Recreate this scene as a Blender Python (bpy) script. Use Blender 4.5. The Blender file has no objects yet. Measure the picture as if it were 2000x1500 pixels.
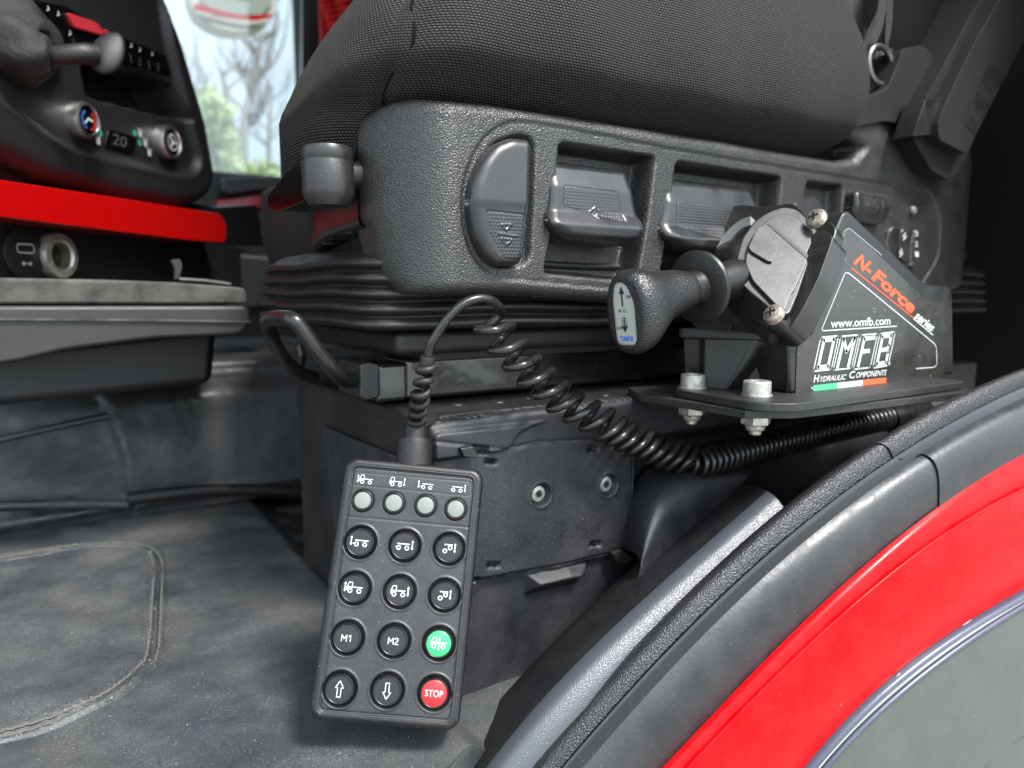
import bpy, math, numpy as np
from mathutils import Vector, Matrix
sc = bpy.context.scene
COL = sc.collection
rng = np.random.default_rng(7)
# ------------------------------------------------------------------ camera, world, sun, exposure
FPX = 1400.0
YAW, PIT = math.radians(32), math.radians(7.5)
F = np.array([math.sin(YAW)*math.cos(PIT), math.cos(YAW)*math.cos(PIT), -math.sin(PIT)])
R = np.array([math.cos(YAW), -math.sin(YAW), 0.0])
U = np.cross(R, F)
cd = bpy.data.cameras.new('camera'); cam = bpy.data.objects.new('camera', cd); COL.objects.link(cam)
cam.matrix_world = Matrix(((R[0], U[0], -F[0], 0), (R[1], U[1], -F[1], 0), (R[2], U[2], -F[2], 0), (0, 0, 0, 1)))
cd.sensor_width = 36; cd.lens = 36*FPX/2000; cd.clip_start = 0.01; cd.clip_end = 500
cd.dof.use_dof = True; cd.dof.focus_distance = 0.46; cd.dof.aperture_fstop = 5.6
sc.camera = cam
w = bpy.data.worlds.new('World'); sc.world = w; w.use_nodes = True
nt = w.node_tree; bg = nt.nodes['Background']
sky = nt.nodes.new('ShaderNodeTexSky'); sky.sky_type = 'NISHITA'; sky.sun_disc = False
sky.sun_elevation = math.radians(56); sky.sun_rotation = math.radians(166)
sky.air_density = 1.0; sky.dust_density = 4.0; sky.ozone_density = 1.0; sky.altitude = 100
tcw = nt.nodes.new('ShaderNodeTexCoord'); spw = nt.nodes.new('ShaderNodeVectorMath'); spw.operation = 'DOT_PRODUCT'; spw.inputs[1].default_value = (.135, -.543, .829); mr_ = nt.nodes.new('ShaderNodeMapRange'); mr_.clamp = True
nt.links.new(tcw.outputs['Generated'], spw.inputs[0]); nt.links.new(spw.outputs['Value'], mr_.inputs[0]); mr_.inputs[1].default_value = -.25; mr_.inputs[2].default_value = 1.0
cl_ = nt.nodes.new('ShaderNodeMix'); cl_.data_type = 'RGBA'; nt.links.new(mr_.outputs[0], cl_.inputs[0])          # thin overcast: brighter towards the veiled sun
cl_.inputs[6].default_value = (4.4, 5.0, 5.4, 1); cl_.inputs[7].default_value = (12.3, 13.8, 15.2, 1)
mx = nt.nodes.new('ShaderNodeMix'); mx.data_type = 'RGBA'; mx.inputs[0].default_value = .8
nt.links.new(sky.outputs[0], mx.inputs[6]); nt.links.new(cl_.outputs[2], mx.inputs[7]); nt.links.new(mx.outputs[2], bg.inputs[0]); bg.inputs[1].default_value = 0.082
sd = bpy.data.lights.new('sun', 'SUN'); sd.energy = 2.3; sd.angle = math.radians(13); sd.color = (1, .97, .93)
sun = bpy.data.objects.new('sun', sd); COL.objects.link(sun)
az, el = math.radians(166), math.radians(56)
sdir = Vector((math.sin(az)*math.cos(el), math.cos(az)*math.cos(el), math.sin(el)))
sun.rotation_euler = sdir.to_track_quat('Z', 'Y').to_euler()
sc.view_settings.view_transform = 'Standard'; sc.view_settings.look = 'None'
sc.view_settings.exposure = 1.65; sc.view_settings.gamma = 1; sc.view_settings.use_curve_mapping = False
try:
    sc.cycles.use_denoising = True; sc.cycles.max_bounces = 6; sc.cycles.diffuse_bounces = 4
    sc.cycles.glossy_bounces = 3; sc.cycles.transparent_max_bounces = 8; sc.cycles.caustics_reflective = False
    sc.cycles.caustics_refractive = False; sc.cycles.sample_clamp_indirect = 4
except Exception: pass

# ------------------------------------------------------------------ where a photo pixel (2000x1500) meets a plane
A_ = np.array
def ray(u, v): return F + (u-1000)/FPX*R + (750-v)/FPX*U
def onp(u, v, p0, n):
    r = ray(u, v); return r*(np.dot(n, p0)/np.dot(n, r))
def PY(u, v, Y): return onp(u, v, A_([0, Y, 0.]), A_([0, 1., 0]))
def PZ(u, v, Z): return onp(u, v, A_([0, 0, Z]), A_([0, 0, 1.]))
def PX(u, v, X): return onp(u, v, A_([X, 0, 0.]), A_([1., 0, 0]))
def PD(u, v, d): return ray(u, v)*d
def XZ(pts, Y): return A_([[PY(u, v, Y)[0], PY(u, v, Y)[2]] for u, v in pts])
def nrm(v): v = np.asarray(v, float); return v/np.linalg.norm(v)
ss = lambda a, b, t: (lambda q: q*q*(3-2*q))(np.clip((t-a)/(b-a), 0, 1))

# ------------------------------------------------------------------ materials
MATS = {}
def mat(name, col, rough=.5, metal=0, spec=.5, bumps=(), dust=0, smudge=0, coat=0, trans=0, emit=None, aniso=None, col2=None, c2scale=30, c2det=6, dcol=(.35, .32, .27)):
    """bumps: list of (kind, scale, distance); kinds: pebble, noise, weave, cord, brush"""
    col = tuple(c*(.40 if max(col) < .06 and 'fabric' not in name and 'floor' not in name else 1) for c in col)
    m = bpy.data.materials.new(name); m.use_nodes = True; t = m.node_tree; N = t.nodes; L = t.links
    b = N['Principled BSDF']
    b.inputs['Base Color'].default_value = (*col, 1); b.inputs['Roughness'].default_value = rough
    b.inputs['Metallic'].default_value = metal; b.inputs['Specular IOR Level'].default_value = spec
    b.inputs['Coat Weight'].default_value = coat; b.inputs['Coat Roughness'].default_value = .06
    if trans: b.inputs['Transmission Weight'].default_value = trans
    if emit: b.inputs['Emission Color'].default_value = (*emit[:3], 1); b.inputs['Emission Strength'].default_value = emit[3]
    tc = N.new('ShaderNodeTexCoord')
    def noise(scale, det=3, rgh=.55, vec=None):
        n = N.new('ShaderNodeTexNoise'); n.inputs['Scale'].default_value = scale; n.inputs['Detail'].default_value = det
        n.inputs['Roughness'].default_value = rgh; L.new(vec or tc.outputs['Object'], n.inputs['Vector']); return n.outputs['Fac']
    def math_(op, a, c=None, cl=False):
        n = N.new('ShaderNodeMath'); n.operation = op; n.use_clamp = cl
        for i, x in enumerate((a, c)):
            if x is None: continue
            if isinstance(x, (int, float)): n.inputs[i].default_value = x
            else: L.new(x, n.inputs[i])
        return n.outputs[0]
    def ramp(x, a, bb):
        n = N.new('ShaderNodeMapRange'); n.clamp = True; n.inputs[1].default_value = a; n.inputs[2].default_value = bb
        L.new(x, n.inputs[0]); return n.outputs[0]
    def mixc(fac, c1, c2):
        n = N.new('ShaderNodeMix'); n.data_type = 'RGBA'; L.new(fac, n.inputs[0])
        for i, c in ((6, c1), (7, c2)):
            if isinstance(c, tuple): n.inputs[i].default_value = (*c, 1)
            else: L.new(c, n.inputs[i])
        return n.outputs[2]
    cur = col
    if col2: cur = mixc(ramp(noise(c2scale, c2det), .38, .66), cur, col2)
    if smudge:
        sm = ramp(noise(45, 5, .65), .35, .7)
        cur = mixc(math_('MULTIPLY', sm, smudge), cur, tuple(min(1, c*1.0+.02) for c in col))
        rr = math_('ADD', math_('MULTIPLY', sm, smudge*.5), rough-.06*smudge, True); L.new(rr, b.inputs['Roughness'])
    if dust:
        d1 = ramp(noise(1000, 1, .5), .755-.018*dust, .80-.018*dust)
        d2 = math_('MULTIPLY', ramp(noise(14, 4, .6), .4, .75), ramp(noise(900, 1), .35, .8))
        d = math_('ADD', math_('MULTIPLY', d1, .5), math_('MULTIPLY', d2, .10*dust), True)
        cur = mixc(d, cur, dcol)
    if not isinstance(cur, tuple): L.new(cur, b.inputs['Base Color'])
    prev = None
    for kind, scale, dist in bumps:
        if kind == 'pebble':
            vv = N.new('ShaderNodeTexVoronoi'); vv.feature = 'SMOOTH_F1'; vv.inputs['Scale'].default_value = scale
            vv.inputs['Smoothness'].default_value = .35
            ns = N.new('ShaderNodeTexNoise'); ns.inputs['Scale'].default_value = scale*.5; ns.inputs['Detail'].default_value = 1
            L.new(tc.outputs['Object'], ns.inputs['Vector'])
            va = N.new('ShaderNodeVectorMath'); va.operation = 'MULTIPLY_ADD'; L.new(ns.outputs['Color'], va.inputs[0])
            va.inputs[1].default_value = (1/scale,)*3; L.new(tc.outputs['Object'], va.inputs[2])
            L.new(va.outputs[0], vv.inputs['Vector']); h = math_('SUBTRACT', 1.0, vv.outputs['Distance'])
        elif kind == 'noise': h = noise(scale, 3, .6)
        elif kind in ('weave', 'dots'):
            sp = N.new('ShaderNodeSeparateXYZ'); L.new(tc.outputs['UV'], sp.inputs[0])
            yy = math_('MULTIPLY', sp.outputs[1], scale*1.5); row = math_('FLOOR', yy)
            off = math_('MULTIPLY', math_('MODULO', row, 2.0), .5)
            wob = math_('MULTIPLY', noise(300, 1), .5)
            xx = math_('ADD', math_('ADD', math_('MULTIPLY', sp.outputs[0], scale), off), wob)
            sx = math_('ABSOLUTE', math_('SINE', math_('MULTIPLY', xx, math.pi))); sy = math_('ABSOLUTE', math_('SINE', math_('MULTIPLY', yy, math.pi)))
            h = math_('POWER', math_('MULTIPLY', sx, sy), .7)
            dk = mixc(h, tuple(c*.15 for c in col), cur if not isinstance(cur, tuple) else cur)
            L.new(dk, b.inputs['Base Color'])
        elif kind == 'cord':
            sp = N.new('ShaderNodeSeparateXYZ'); L.new(tc.outputs['UV'], sp.inputs[0])
            h = math_('ABSOLUTE', math_('SINE', math_('MULTIPLY', math_('ADD', sp.outputs[0], sp.outputs[1]), scale*math.pi)))
        elif kind == 'brush':
            mp = N.new('ShaderNodeMapping'); mp.inputs['Scale'].default_value = (1, 1, .05); L.new(tc.outputs['Object'], mp.inputs[0])
            h = noise(scale, 3, .7, mp.outputs[0])
        bp = N.new('ShaderNodeBump'); bp.inputs['Strength'].default_value = 1; bp.inputs['Distance'].default_value = dist
        L.new(h, bp.inputs['Height'])
        if prev: L.new(prev, bp.inputs['Normal'])
        prev = bp.outputs[0]
    if prev: L.new(prev, b.inputs['Normal'])
    MATS[name] = m; return m
K = lambda v: (v, v, v*1.02)
m_panel = mat('grained_plastic', (.040, .039, .037), .32, spec=.65, bumps=[('pebble', 920, .00046)], dust=.5, smudge=.3)
m_lever = mat('satin_plastic', (.036, .037, .040), .29, spec=.72, bumps=[('noise', 1500, .00004)], dust=.35, smudge=.3)
m_fabric = mat('seat_fabric', (.078, .075, .069), .85, spec=.3, bumps=[('weave', 370, .0030)], dust=.4)
m_fabric2 = mat('plain_fabric', (.03, .03, .031), .95, spec=.15, bumps=[('weave', 520, .0006)])
m_bellow = mat('bellows_rubber', (.018, .017, .017), .42, spec=.5, bumps=[('noise', 900, .0001)], dust=.5, smudge=.3)
m_box = mat('pedestal_plastic', (.022, .025, .033), .40, spec=.6, bumps=[('pebble', 1500, .00022)], dust=1.0, smudge=.4)
m_boxd = mat('dusty_black_metal', (.014, .014, .014), .5, spec=.5, bumps=[('noise', 700, .0002)], dust=1.6)
m_rail = mat('glossy_black_rail', (.03, .029, .026), .22, spec=1.0, coat=.8, bumps=[('noise', 60, .0003)], dust=.5, smudge=.3)
m_chrome = mat('chrome', (.9, .9, .88), .3, metal=1)
m_zinc = mat('zinc_plated_steel', (.62, .61, .55), .42, metal=.7, bumps=[('noise', 900, .0002)], dust=1.2, dcol=(.5, .47, .4), col2=(.36, .36, .32), c2scale=260)
m_rust = mat('rusty_zinc', (.50, .45, .39), .40, metal=.75, bumps=[('noise', 1100, .0003)], col2=(.28, .20, .14), c2scale=420)
m_cord = mat('cord_rubber', (.012, .012, .012), .22, spec=.6, bumps=[('noise', 900, .00006)], dust=.7, smudge=.35)
m_plug = mat('plug_rubber', (.022, .022, .024), .5, spec=.4, bumps=[('noise', 900, .00012)], dust=1.6, dcol=(.35, .27, .16))
m_remote = mat('controller_plastic', (.040, .042, .046), .33, spec=.5, bumps=[('noise', 1400, .00012)], dust=.8, smudge=.5)
m_rim = mat('controller_rubber_rim', (.012, .012, .014), .42, spec=.5, bumps=[('noise', 1200, .00012)], dust=.8)
m_btn = mat('button_black', (.010, .011, .014), .26, spec=.5, bumps=[('noise', 600, .00003)], dust=.3, smudge=.3)
m_ring = mat('button_well', (.008, .008, .009), .38, spec=.5, dust=.6)
m_green = mat('button_green', (.03, .42, .13), .3, spec=.5, dust=.2)
m_redb = mat('button_red', (.62, .015, .02), .3, spec=.5, dust=.2)
m_lens = mat('milky_lens', (.16, .175, .16), .28, spec=.6, bumps=[('noise', 500, .0001)])
m_label = mat('knob_label_film', (.33, .36, .33), .3)
m_white = mat('white_print', (.55, .57, .56), .5)
m_whitey = mat('dull_white_print', (.45, .46, .46), .5)
m_emb = mat('embossed_mark', (.02, .02, .022), .3)
m_house = mat('moulded_black_plastic', (.018, .018, .020), .32, spec=.6, bumps=[('noise', 800, .00008)], dust=.9, smudge=.35)
m_flange = mat('scuffed_black_plastic', (.035, .035, .034), .45, spec=.5, bumps=[('noise', 500, .0003)], dust=1.6, dcol=(.3, .29, .27))
m_metal_mech = mat('satin_black_casting', (.040, .038, .034), .30, metal=.25, spec=1.0, bumps=[('noise', 300, .00006)], dust=.5, smudge=.3)
m_stick = mat('sticker_film', (.055, .056, .046), .2, spec=.6, coat=.25, bumps=[('noise', 120, .00012)], dust=.15, smudge=.5, dcol=(.6, .6, .55))
m_orange = mat('orange_print', (.80, .10, .035), .45)
m_flagg = mat('flag_green', (.08, .50, .22), .45); m_flagr = mat('flag_red', (.75, .12, .04), .45)
m_blue = mat('blue_print', (.05, .17, .55), .5); m_greenp = mat('green_print', (.05, .3, .12), .5); m_blackp = mat('black_print', (.03, .03, .03), .5)
m_knob = mat('leathery_knob', (.020, .020, .022), .33, spec=.6, bumps=[('pebble', 850, .0004)], dust=.4)
m_collar = mat('collar_rubber', (.014, .014, .015), .42, spec=.5, bumps=[('noise', 900, .0001)], dust=1.0)
m_mat = mat('floor_leather', (.024, .030, .037), .42, spec=.5, bumps=[('noise', 9, .005), ('noise', 1300, .0003), ('noise', 60, .0007)], dust=3.4, smudge=.5, col2=(.052, .053, .052), c2scale=13, c2det=13, dcol=(.38, .36, .31))
m_tunnel = mat('tunnel_leather', (.045, .048, .052), .38, spec=.55, bumps=[('noise', 8, .008), ('noise', 60, .0008)], dust=1.0, smudge=.8, col2=(.075, .078, .082), c2scale=6)
m_seam = mat('seam_fabric', (.085, .082, .07), .8, bumps=[('noise', 900, .0005)], dust=2.5)
m_shelf = mat('worn_shelf_fabric', (.085, .08, .07), .8, bumps=[('noise', 300, .0006)], col2=(.02, .02, .018), c2scale=35)
m_shelff = mat('grey_shelf_plastic', (.058, .057, .052), .45, bumps=[('noise', 300, .0001)], smudge=.3)
m_dash = mat('dash_plastic', (.020, .020, .021), .5, bumps=[('pebble', 900, .0002)], dust=.3)
m_dashg = mat('dash_soft_grey', (.030, .030, .032), .5, bumps=[('pebble', 900, .0002)])
m_gloss = mat('piano_black', (.006, .006, .007), .18, spec=.5)
m_boot = mat('boot_leather', (.030, .026, .025), .75, bumps=[('noise', 60, .003)])
m_red = mat('red_gloss_paint', (.36, .0015, .0015), .25, spec=.4, coat=.2, bumps=[('noise', 15, .0006)])
m_body = mat('red_body_paint', (.42, .0008, .003), .22, spec=.14, coat=0, bumps=[('noise', 7, .0008)], dust=.35, smudge=.3, dcol=(.8, .25, .2))
m_step = mat('step_panel_paint', (.070, .073, .068), .42, spec=.4, bumps=[('noise', 400, .00004), ('noise', 5, .003)], dust=.8, smudge=.6)
m_trim = mat('trim_moulding', (.045, .055, .085), .34, spec=.6, dust=.9, bumps=[('noise', 300, .0001)])
m_seal = mat('grained_sill', (.030, .032, .037), .42, spec=.55, bumps=[('pebble', 950, .0005)], dust=.7)
m_seal2 = mat('sill_edge_rubber', (.016, .020, .028), .22, spec=.8, bumps=[('noise', 400, .0001)], dust=.4)
m_chan = mat('grey_door_channel', (.036, .040, .047), .36, spec=.65, bumps=[('noise', 260, .0002)], dust=.5, smudge=.5)
m_side = mat('matt_seat_plastic', (.028, .028, .028), .6, spec=.22, bumps=[('pebble', 1200, .0003)], dust=.5)
m_edge = mat('strip_edge_highlight', (.050, .055, .066), .36, spec=.7, bumps=[('pebble', 1300, .0002)], dust=.6)  # same plastic as the strip, chamfer highlight put into a lighter bluish colour
m_strip = mat('strip_plastic', (.020, .022, .026), .55, spec=.22, bumps=[('pebble', 1300, .0003)], dust=1.1, smudge=.3)
m_carpet = mat('brown_carpet', (.035, .030, .024), .9, bumps=[('noise', 500, .002)], dust=1.0)
m_dark = mat('cab_lining', (.020, .020, .021), .8, bumps=[('noise', 400, .0006)])
m_belt = mat('belt_webbing', (.040, .042, .038), .75, bumps=[('cord', 520, .0006)])
m_dsteel = mat('dark_steel', (.25, .24, .22), .3, metal=.9)
m_glow = mat('green_lamp', (.02, .5, .35), .4, emit=(.05, .9, .4, .08))
m_redlamp = mat('dim_red_switch', (.35, .02, .03), .4, emit=(.8, .05, .05, .05))
m_disp = mat('dim_display', (.05, .05, .05), .3, emit=(.6, .65, .65, .03))
m_curtain = mat('red_curtain', (.45, .008, .010), .85, bumps=[('noise', 120, .002)])
m_tan = mat('tan_strap', (.25, .18, .10), .8)
m_brass = mat('brass_socket', (.45, .38, .25), .35, metal=.8)
m_bark = mat('bare_bark', (.16, .15, .14), .9); m_leaf = mat('spring_leaf', (.22, .30, .12), .7, col2=(.34, .40, .22), c2scale=1.5)
m_ground = mat('outside_grass', (.20, .20, .18), .9, col2=(.26, .26, .24), c2scale=.5)
m_mirh = mat('mirror_housing_grey', (.45, .42, .34), .6)
m_mirg = mat('mirror_face', (.26, .28, .24), .2, metal=.0)
m_glass = bpy.data.materials.new('window_glass'); m_glass.use_nodes = True
_t = m_glass.node_tree; _t.nodes.clear(); _o = _t.nodes.new('ShaderNodeOutputMaterial'); _x = _t.nodes.new('ShaderNodeMixShader')
_a = _t.nodes.new('ShaderNodeBsdfTransparent'); _a.inputs[0].default_value = (.9, .95, .96, 1); _g = _t.nodes.new('ShaderNodeBsdfGlossy'); _g.inputs['Roughness'].default_value = .02
_x.inputs[0].default_value = .06; _t.links.new(_a.outputs[0], _x.inputs[1]); _t.links.new(_g.outputs[0], _x.inputs[2]); _t.links.new(_x.outputs[0], _o.inputs[0])

# ------------------------------------------------------------------ objects
ORG = {}
def T(name, label, cat, loc, group=None):
    o = bpy.data.objects.new(name, None); COL.objects.link(o); o.empty_display_size = .02
    o.location = tuple(float(x) for x in loc); ORG[o] = np.asarray(loc, float)
    o['label'] = label; o['category'] = cat
    if group: o['group'] = group
    return o
def mk(name, V, Fc, m, par=None, smooth=True, bevel=0, seg=3, sub=0, uv=None, label=None, angle=35):
    V = np.asarray(V, float); org = ORG[par] if par is not None else V.min(0)*A_([.5, .5, 1])+V.max(0)*A_([.5, .5, 0])
    me = bpy.data.meshes.new(name); me.from_pydata((V-org).tolist(), [], [tuple(int(i) for i in f) for f in Fc]); me.update()
    if uv is not None:
        ul = me.uv_layers.new(name='UVMap'); li = np.empty(len(me.loops), dtype=np.int32); me.loops.foreach_get('vertex_index', li)
        ul.data.foreach_set('uv', np.asarray(uv, np.float32)[li].ravel())
    o = bpy.data.objects.new(name, me); COL.objects.link(o); me.materials.append(m)
    if smooth: me.shade_smooth()
    if par is not None: o.parent = par
    else: o.location = tuple(org)
    ORG[o] = org
    if smooth == 'angle':
        me.set_sharp_from_angle(angle=math.radians(angle))
    if bevel:
        b = o.modifiers.new('bevel', 'BEVEL'); b.width = bevel; b.segments = seg; b.limit_method = 'ANGLE'; b.angle_limit = math.radians(28); b.harden_normals = True
    if sub:
        s = o.modifiers.new('sub', 'SUBSURF'); s.levels = sub; s.render_levels = sub
    if label: o['label'] = label
    return o
def struct(o, kind='structure'): o['kind'] = kind; return o
def tag(o, label, cat, group=None):
    o['label'] = label; o['category'] = cat
    if group: o['group'] = group
    return o
class MB:
    def __init__(s): s.V = []; s.F = []; s.n = 0
    def add(s, V, Fc):
        V = np.asarray(V, float); s.V.append(V); s.F += [tuple(i+s.n for i in f) for f in Fc]; s.n += len(V); return s
    def build(s, name, m, par=None, **k): return mk(name, np.vstack(s.V), s.F, m, par, **k)
def g_prism(P, ext):
    P = np.asarray(P, float); n = len(P); ext = np.asarray(ext, float)
    nn = sum(np.cross(P[i]-P[0], P[(i+1) % n]-P[0]) for i in range(n))
    if np.dot(nn, ext) > 0: P = P[::-1]
    V = np.vstack([P, P+ext]); Fc = [tuple(range(n)), tuple(range(2*n-1, n-1, -1))]
    Fc += [(i, i+n, (i+1) % n+n, (i+1) % n) for i in range(n)]
    return V, Fc
def prism(name, P, ext, m, par=None, bevel=.001, **k): V, Fc = g_prism(P, ext); return mk(name, V, Fc, m, par, bevel=bevel, smooth='angle', **k)
def g_box(c, ax, ay, az_):
    c = np.asarray(c, float); V = [c+sx*ax+sy*ay+sz*az_ for sz in (-1, 1) for sx, sy in ((-1, -1), (1, -1), (1, 1), (-1, 1))]
    return A_(V), [(3, 2, 1, 0), (4, 5, 6, 7), (0, 1, 5, 4), (1, 2, 6, 5), (2, 3, 7, 6), (3, 0, 4, 7)]
def box(name, lo, hi, m, par=None, bevel=.002, **k):
    lo = A_(lo, float) if False else np.asarray(lo, float); hi = np.asarray(hi, float); h = (hi-lo)/2
    V, Fc = g_box((lo+hi)/2, A_([h[0], 0, 0]), A_([0, h[1], 0]), A_([0, 0, h[2]])); return mk(name, V, Fc, m, par, bevel=bevel, smooth='angle', **k)
def frame_of(ax):
    ax = nrm(ax); t = A_([0, 0, 1.]) if abs(ax[2]) < .9 else A_([1., 0, 0]); e1 = nrm(np.cross(t, ax)); return e1, np.cross(ax, e1), ax
def g_loft(rings, cap=True, closed=False):
    n = len(rings[0]); V = np.vstack(rings); Fc = []; m = len(rings)
    for j in range(m if closed else m-1):
        a, b = j*n, ((j+1) % m)*n
        for i in range(n): k = (i+1) % n; Fc.append((a+i, a+k, b+k, b+i))
    if cap and not closed: Fc += [tuple(range(n-1, -1, -1)), tuple(range((m-1)*n, m*n))]
    return V, Fc
def g_lathe(prof, o, ax, n=40, e1=None):
    a1, a2, az_ = frame_of(ax); t = np.linspace(0, 2*math.pi, n, endpoint=False)
    rings = [np.asarray(o)+az_*h+r*(np.outer(np.cos(t), a1)+np.outer(np.sin(t), a2)) for r, h in prof]
    return g_loft(rings)
def lathe(name, prof, o, ax, m, par=None, n=40, **k): V, Fc = g_lathe(prof, o, ax, n); k.setdefault('smooth', 'angle'); return mk(name, V, Fc, m, par, **k)
def cr(P, n):
    P = np.asarray(P, float); Q = np.vstack([2*P[0]-P[1], P, 2*P[-1]-P[-2]]); out = []
    for i in range(len(P)-1):
        a, b, c, d = Q[i:i+4]
        for s in np.linspace(0, 1, n, endpoint=False):
            out.append(.5*(2*b+(c-a)*s+(2*a-5*b+4*c-d)*s*s+(3*b-a-3*c+d)*s**3))
    out.append(P[-1]); return A_(out)
def resample(P, n):
    P = np.asarray(P, float); s = np.r_[0, np.cumsum(np.linalg.norm(np.diff(P, axis=0), axis=1))]; t = np.linspace(0, s[-1], n)
    return np.stack([np.interp(t, s, P[:, k]) for k in range(P.shape[1])], 1)
def pframes(P):
    Tn = np.gradient(P, axis=0); Tn /= np.linalg.norm(Tn, axis=1)[:, None]; e = frame_of(Tn[0])[0]; E1 = []
    for t in Tn: e = e-t*np.dot(e, t); e = e/np.linalg.norm(e); E1.append(e)
    E1 = A_(E1); return Tn, E1, np.cross(Tn, E1)
def g_tube(P, r, n=12, flat=None):
    P = np.asarray(P, float); Tn, E1, E2 = pframes(P); r = np.broadcast_to(r, (len(P),)); t = np.linspace(0, 2*math.pi, n, endpoint=False)
    return g_loft([P[i]+r[i]*(np.outer(np.cos(t), E1[i])+np.outer(np.sin(t), E2[i])) for i in range(len(P))])
def tube(name, P, r, m, par=None, n=12, **k): V, Fc = g_tube(P, r, n); k.setdefault('smooth', 'angle'); k.setdefault('angle', 60); return mk(name, V, Fc, m, par, **k)
def roundpoly(P, r, n=6):
    P = np.asarray(P, float); out = []; m = len(P); r = np.broadcast_to(r, (m,))
    for i in range(m):
        a, b, c = P[i-1], P[i], P[(i+1) % m]; u, v = a-b, c-b; lu, lv = np.linalg.norm(u), np.linalg.norm(v)
        q = min(r[i], lu*.49, lv*.49)
        if q <= 0: out.append(b); continue
        p0, p1 = b+u/lu*q, b+v/lv*q
        for s in np.linspace(0, 1, n): out.append((1-s)**2*p0+2*s*(1-s)*b+s*s*p1)
    return A_(out)
def sdf(X, Y, P):
    P = np.asarray(P, float); d = np.full(X.shape, 1e9); s = np.ones(X.shape); n = len(P)
    for i in range(n):
        a, b = P[i], P[(i+1) % n]; e = b-a; wx, wy = X-a[0], Y-a[1]; q = np.clip((wx*e[0]+wy*e[1])/max(e@e, 1e-18), 0, 1)
        d = np.minimum(d, (wx-q*e[0])**2+(wy-q*e[1])**2)
        c1 = (Y >= a[1]); c2 = (Y < b[1]); c3 = (e[0]*wy > e[1]*wx); f = (c1 & c2 & c3) | (~c1 & ~c2 & ~c3); s = np.where(f, -s, s)
    return s*np.sqrt(d)
def dline(X, Y, P):
    P = np.asarray(P, float); d = np.full(X.shape, 1e9)
    for i in range(len(P)-1):
        a, b = P[i], P[i+1]; e = b-a; wx, wy = X-a[0], Y-a[1]; q = np.clip((wx*e[0]+wy*e[1])/max(e@e, 1e-18), 0, 1)
        d = np.minimum(d, (wx-q*e[0])**2+(wy-q*e[1])**2)
    return np.sqrt(d)
def edge(d, r):
    t = np.clip(d+r, 0, r); return -(r-np.sqrt(np.maximum(r*r-t*t, 0)))
def g_hf(O, ex, ey, n, xs, ys, H, mask=None):
    """dense surface over a plane, height H along n, cells outside mask dropped"""
    nx, ny = len(xs), len(ys); X, Y = np.meshgrid(xs, ys)
    V = np.asarray(O)+X[..., None]*ex+Y[..., None]*ey+H[..., None]*n; idx = np.arange(nx*ny).reshape(ny, nx)
    q = np.stack([idx[:-1, :-1], idx[:-1, 1:], idx[1:, 1:], idx[1:, :-1]], -1).reshape(-1, 4)
    if np.dot(np.cross(ex, ey), n) < 0: q = q[:, ::-1]
    if mask is not None:
        mk_ = (mask[:-1, :-1] | mask[:-1, 1:] | mask[1:, 1:] | mask[1:, :-1]).ravel(); q = q[mk_]
        used = np.unique(q); re = -np.ones(nx*ny, int); re[used] = np.arange(len(used)); q = re[q]; return V.reshape(-1, 3)[used], q, np.stack([X.ravel(), Y.ravel()], 1)[used]
    return V.reshape(-1, 3), q, np.stack([X.ravel(), Y.ravel()], 1)
def hf(name, O, ex, ey, n, xs, ys, H, m, par=None, mask=None, d=None, skirt=.012, **k):
    if d is not None and mask is None: mask = np.ones(d.shape, bool)
    if d is not None:      # snap the outer cells onto the outline and fold a wall back from it
        c = max(xs[1]-xs[0], ys[1]-ys[0]); X, Y = np.meshgrid(xs, ys); gy_, gx_ = np.gradient(d, ys, xs); g = np.hypot(gx_, gy_)+1e-9
        q = np.maximum(d, 0); Hs_ = np.where(d > 1.45*c, H-skirt, H); Xs, Ys = X-q*gx_/g, Y-q*gy_/g
        idx = np.arange(len(xs)*len(ys)).reshape(len(ys), len(xs)); f = np.stack([idx[:-1, :-1], idx[:-1, 1:], idx[1:, 1:], idx[1:, :-1]], -1).reshape(-1, 4)
        if np.dot(np.cross(ex, ey), n) < 0: f = f[:, ::-1]
        ok = ((d < 2.9*c) & mask).ravel(); f = f[ok[f].all(1)]; used = np.unique(f); re_ = -np.ones(idx.size, int); re_[used] = np.arange(len(used)); f = re_[f]
        V = (np.asarray(O)+Xs[..., None]*ex+Ys[..., None]*ey+Hs_[..., None]*n).reshape(-1, 3)[used]
        return mk(name, V, f.tolist(), m, par, uv=np.stack([X.ravel(), Y.ravel()], 1)[used], **k)
    V, q, uv = g_hf(O, ex, ey, n, xs, ys, H, mask); return mk(name, V, q.tolist(), m, par, uv=uv, **k)
EX, EY, EZ = A_([1., 0, 0]), A_([0, 1., 0]), A_([0, 0, 1.])

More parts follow.
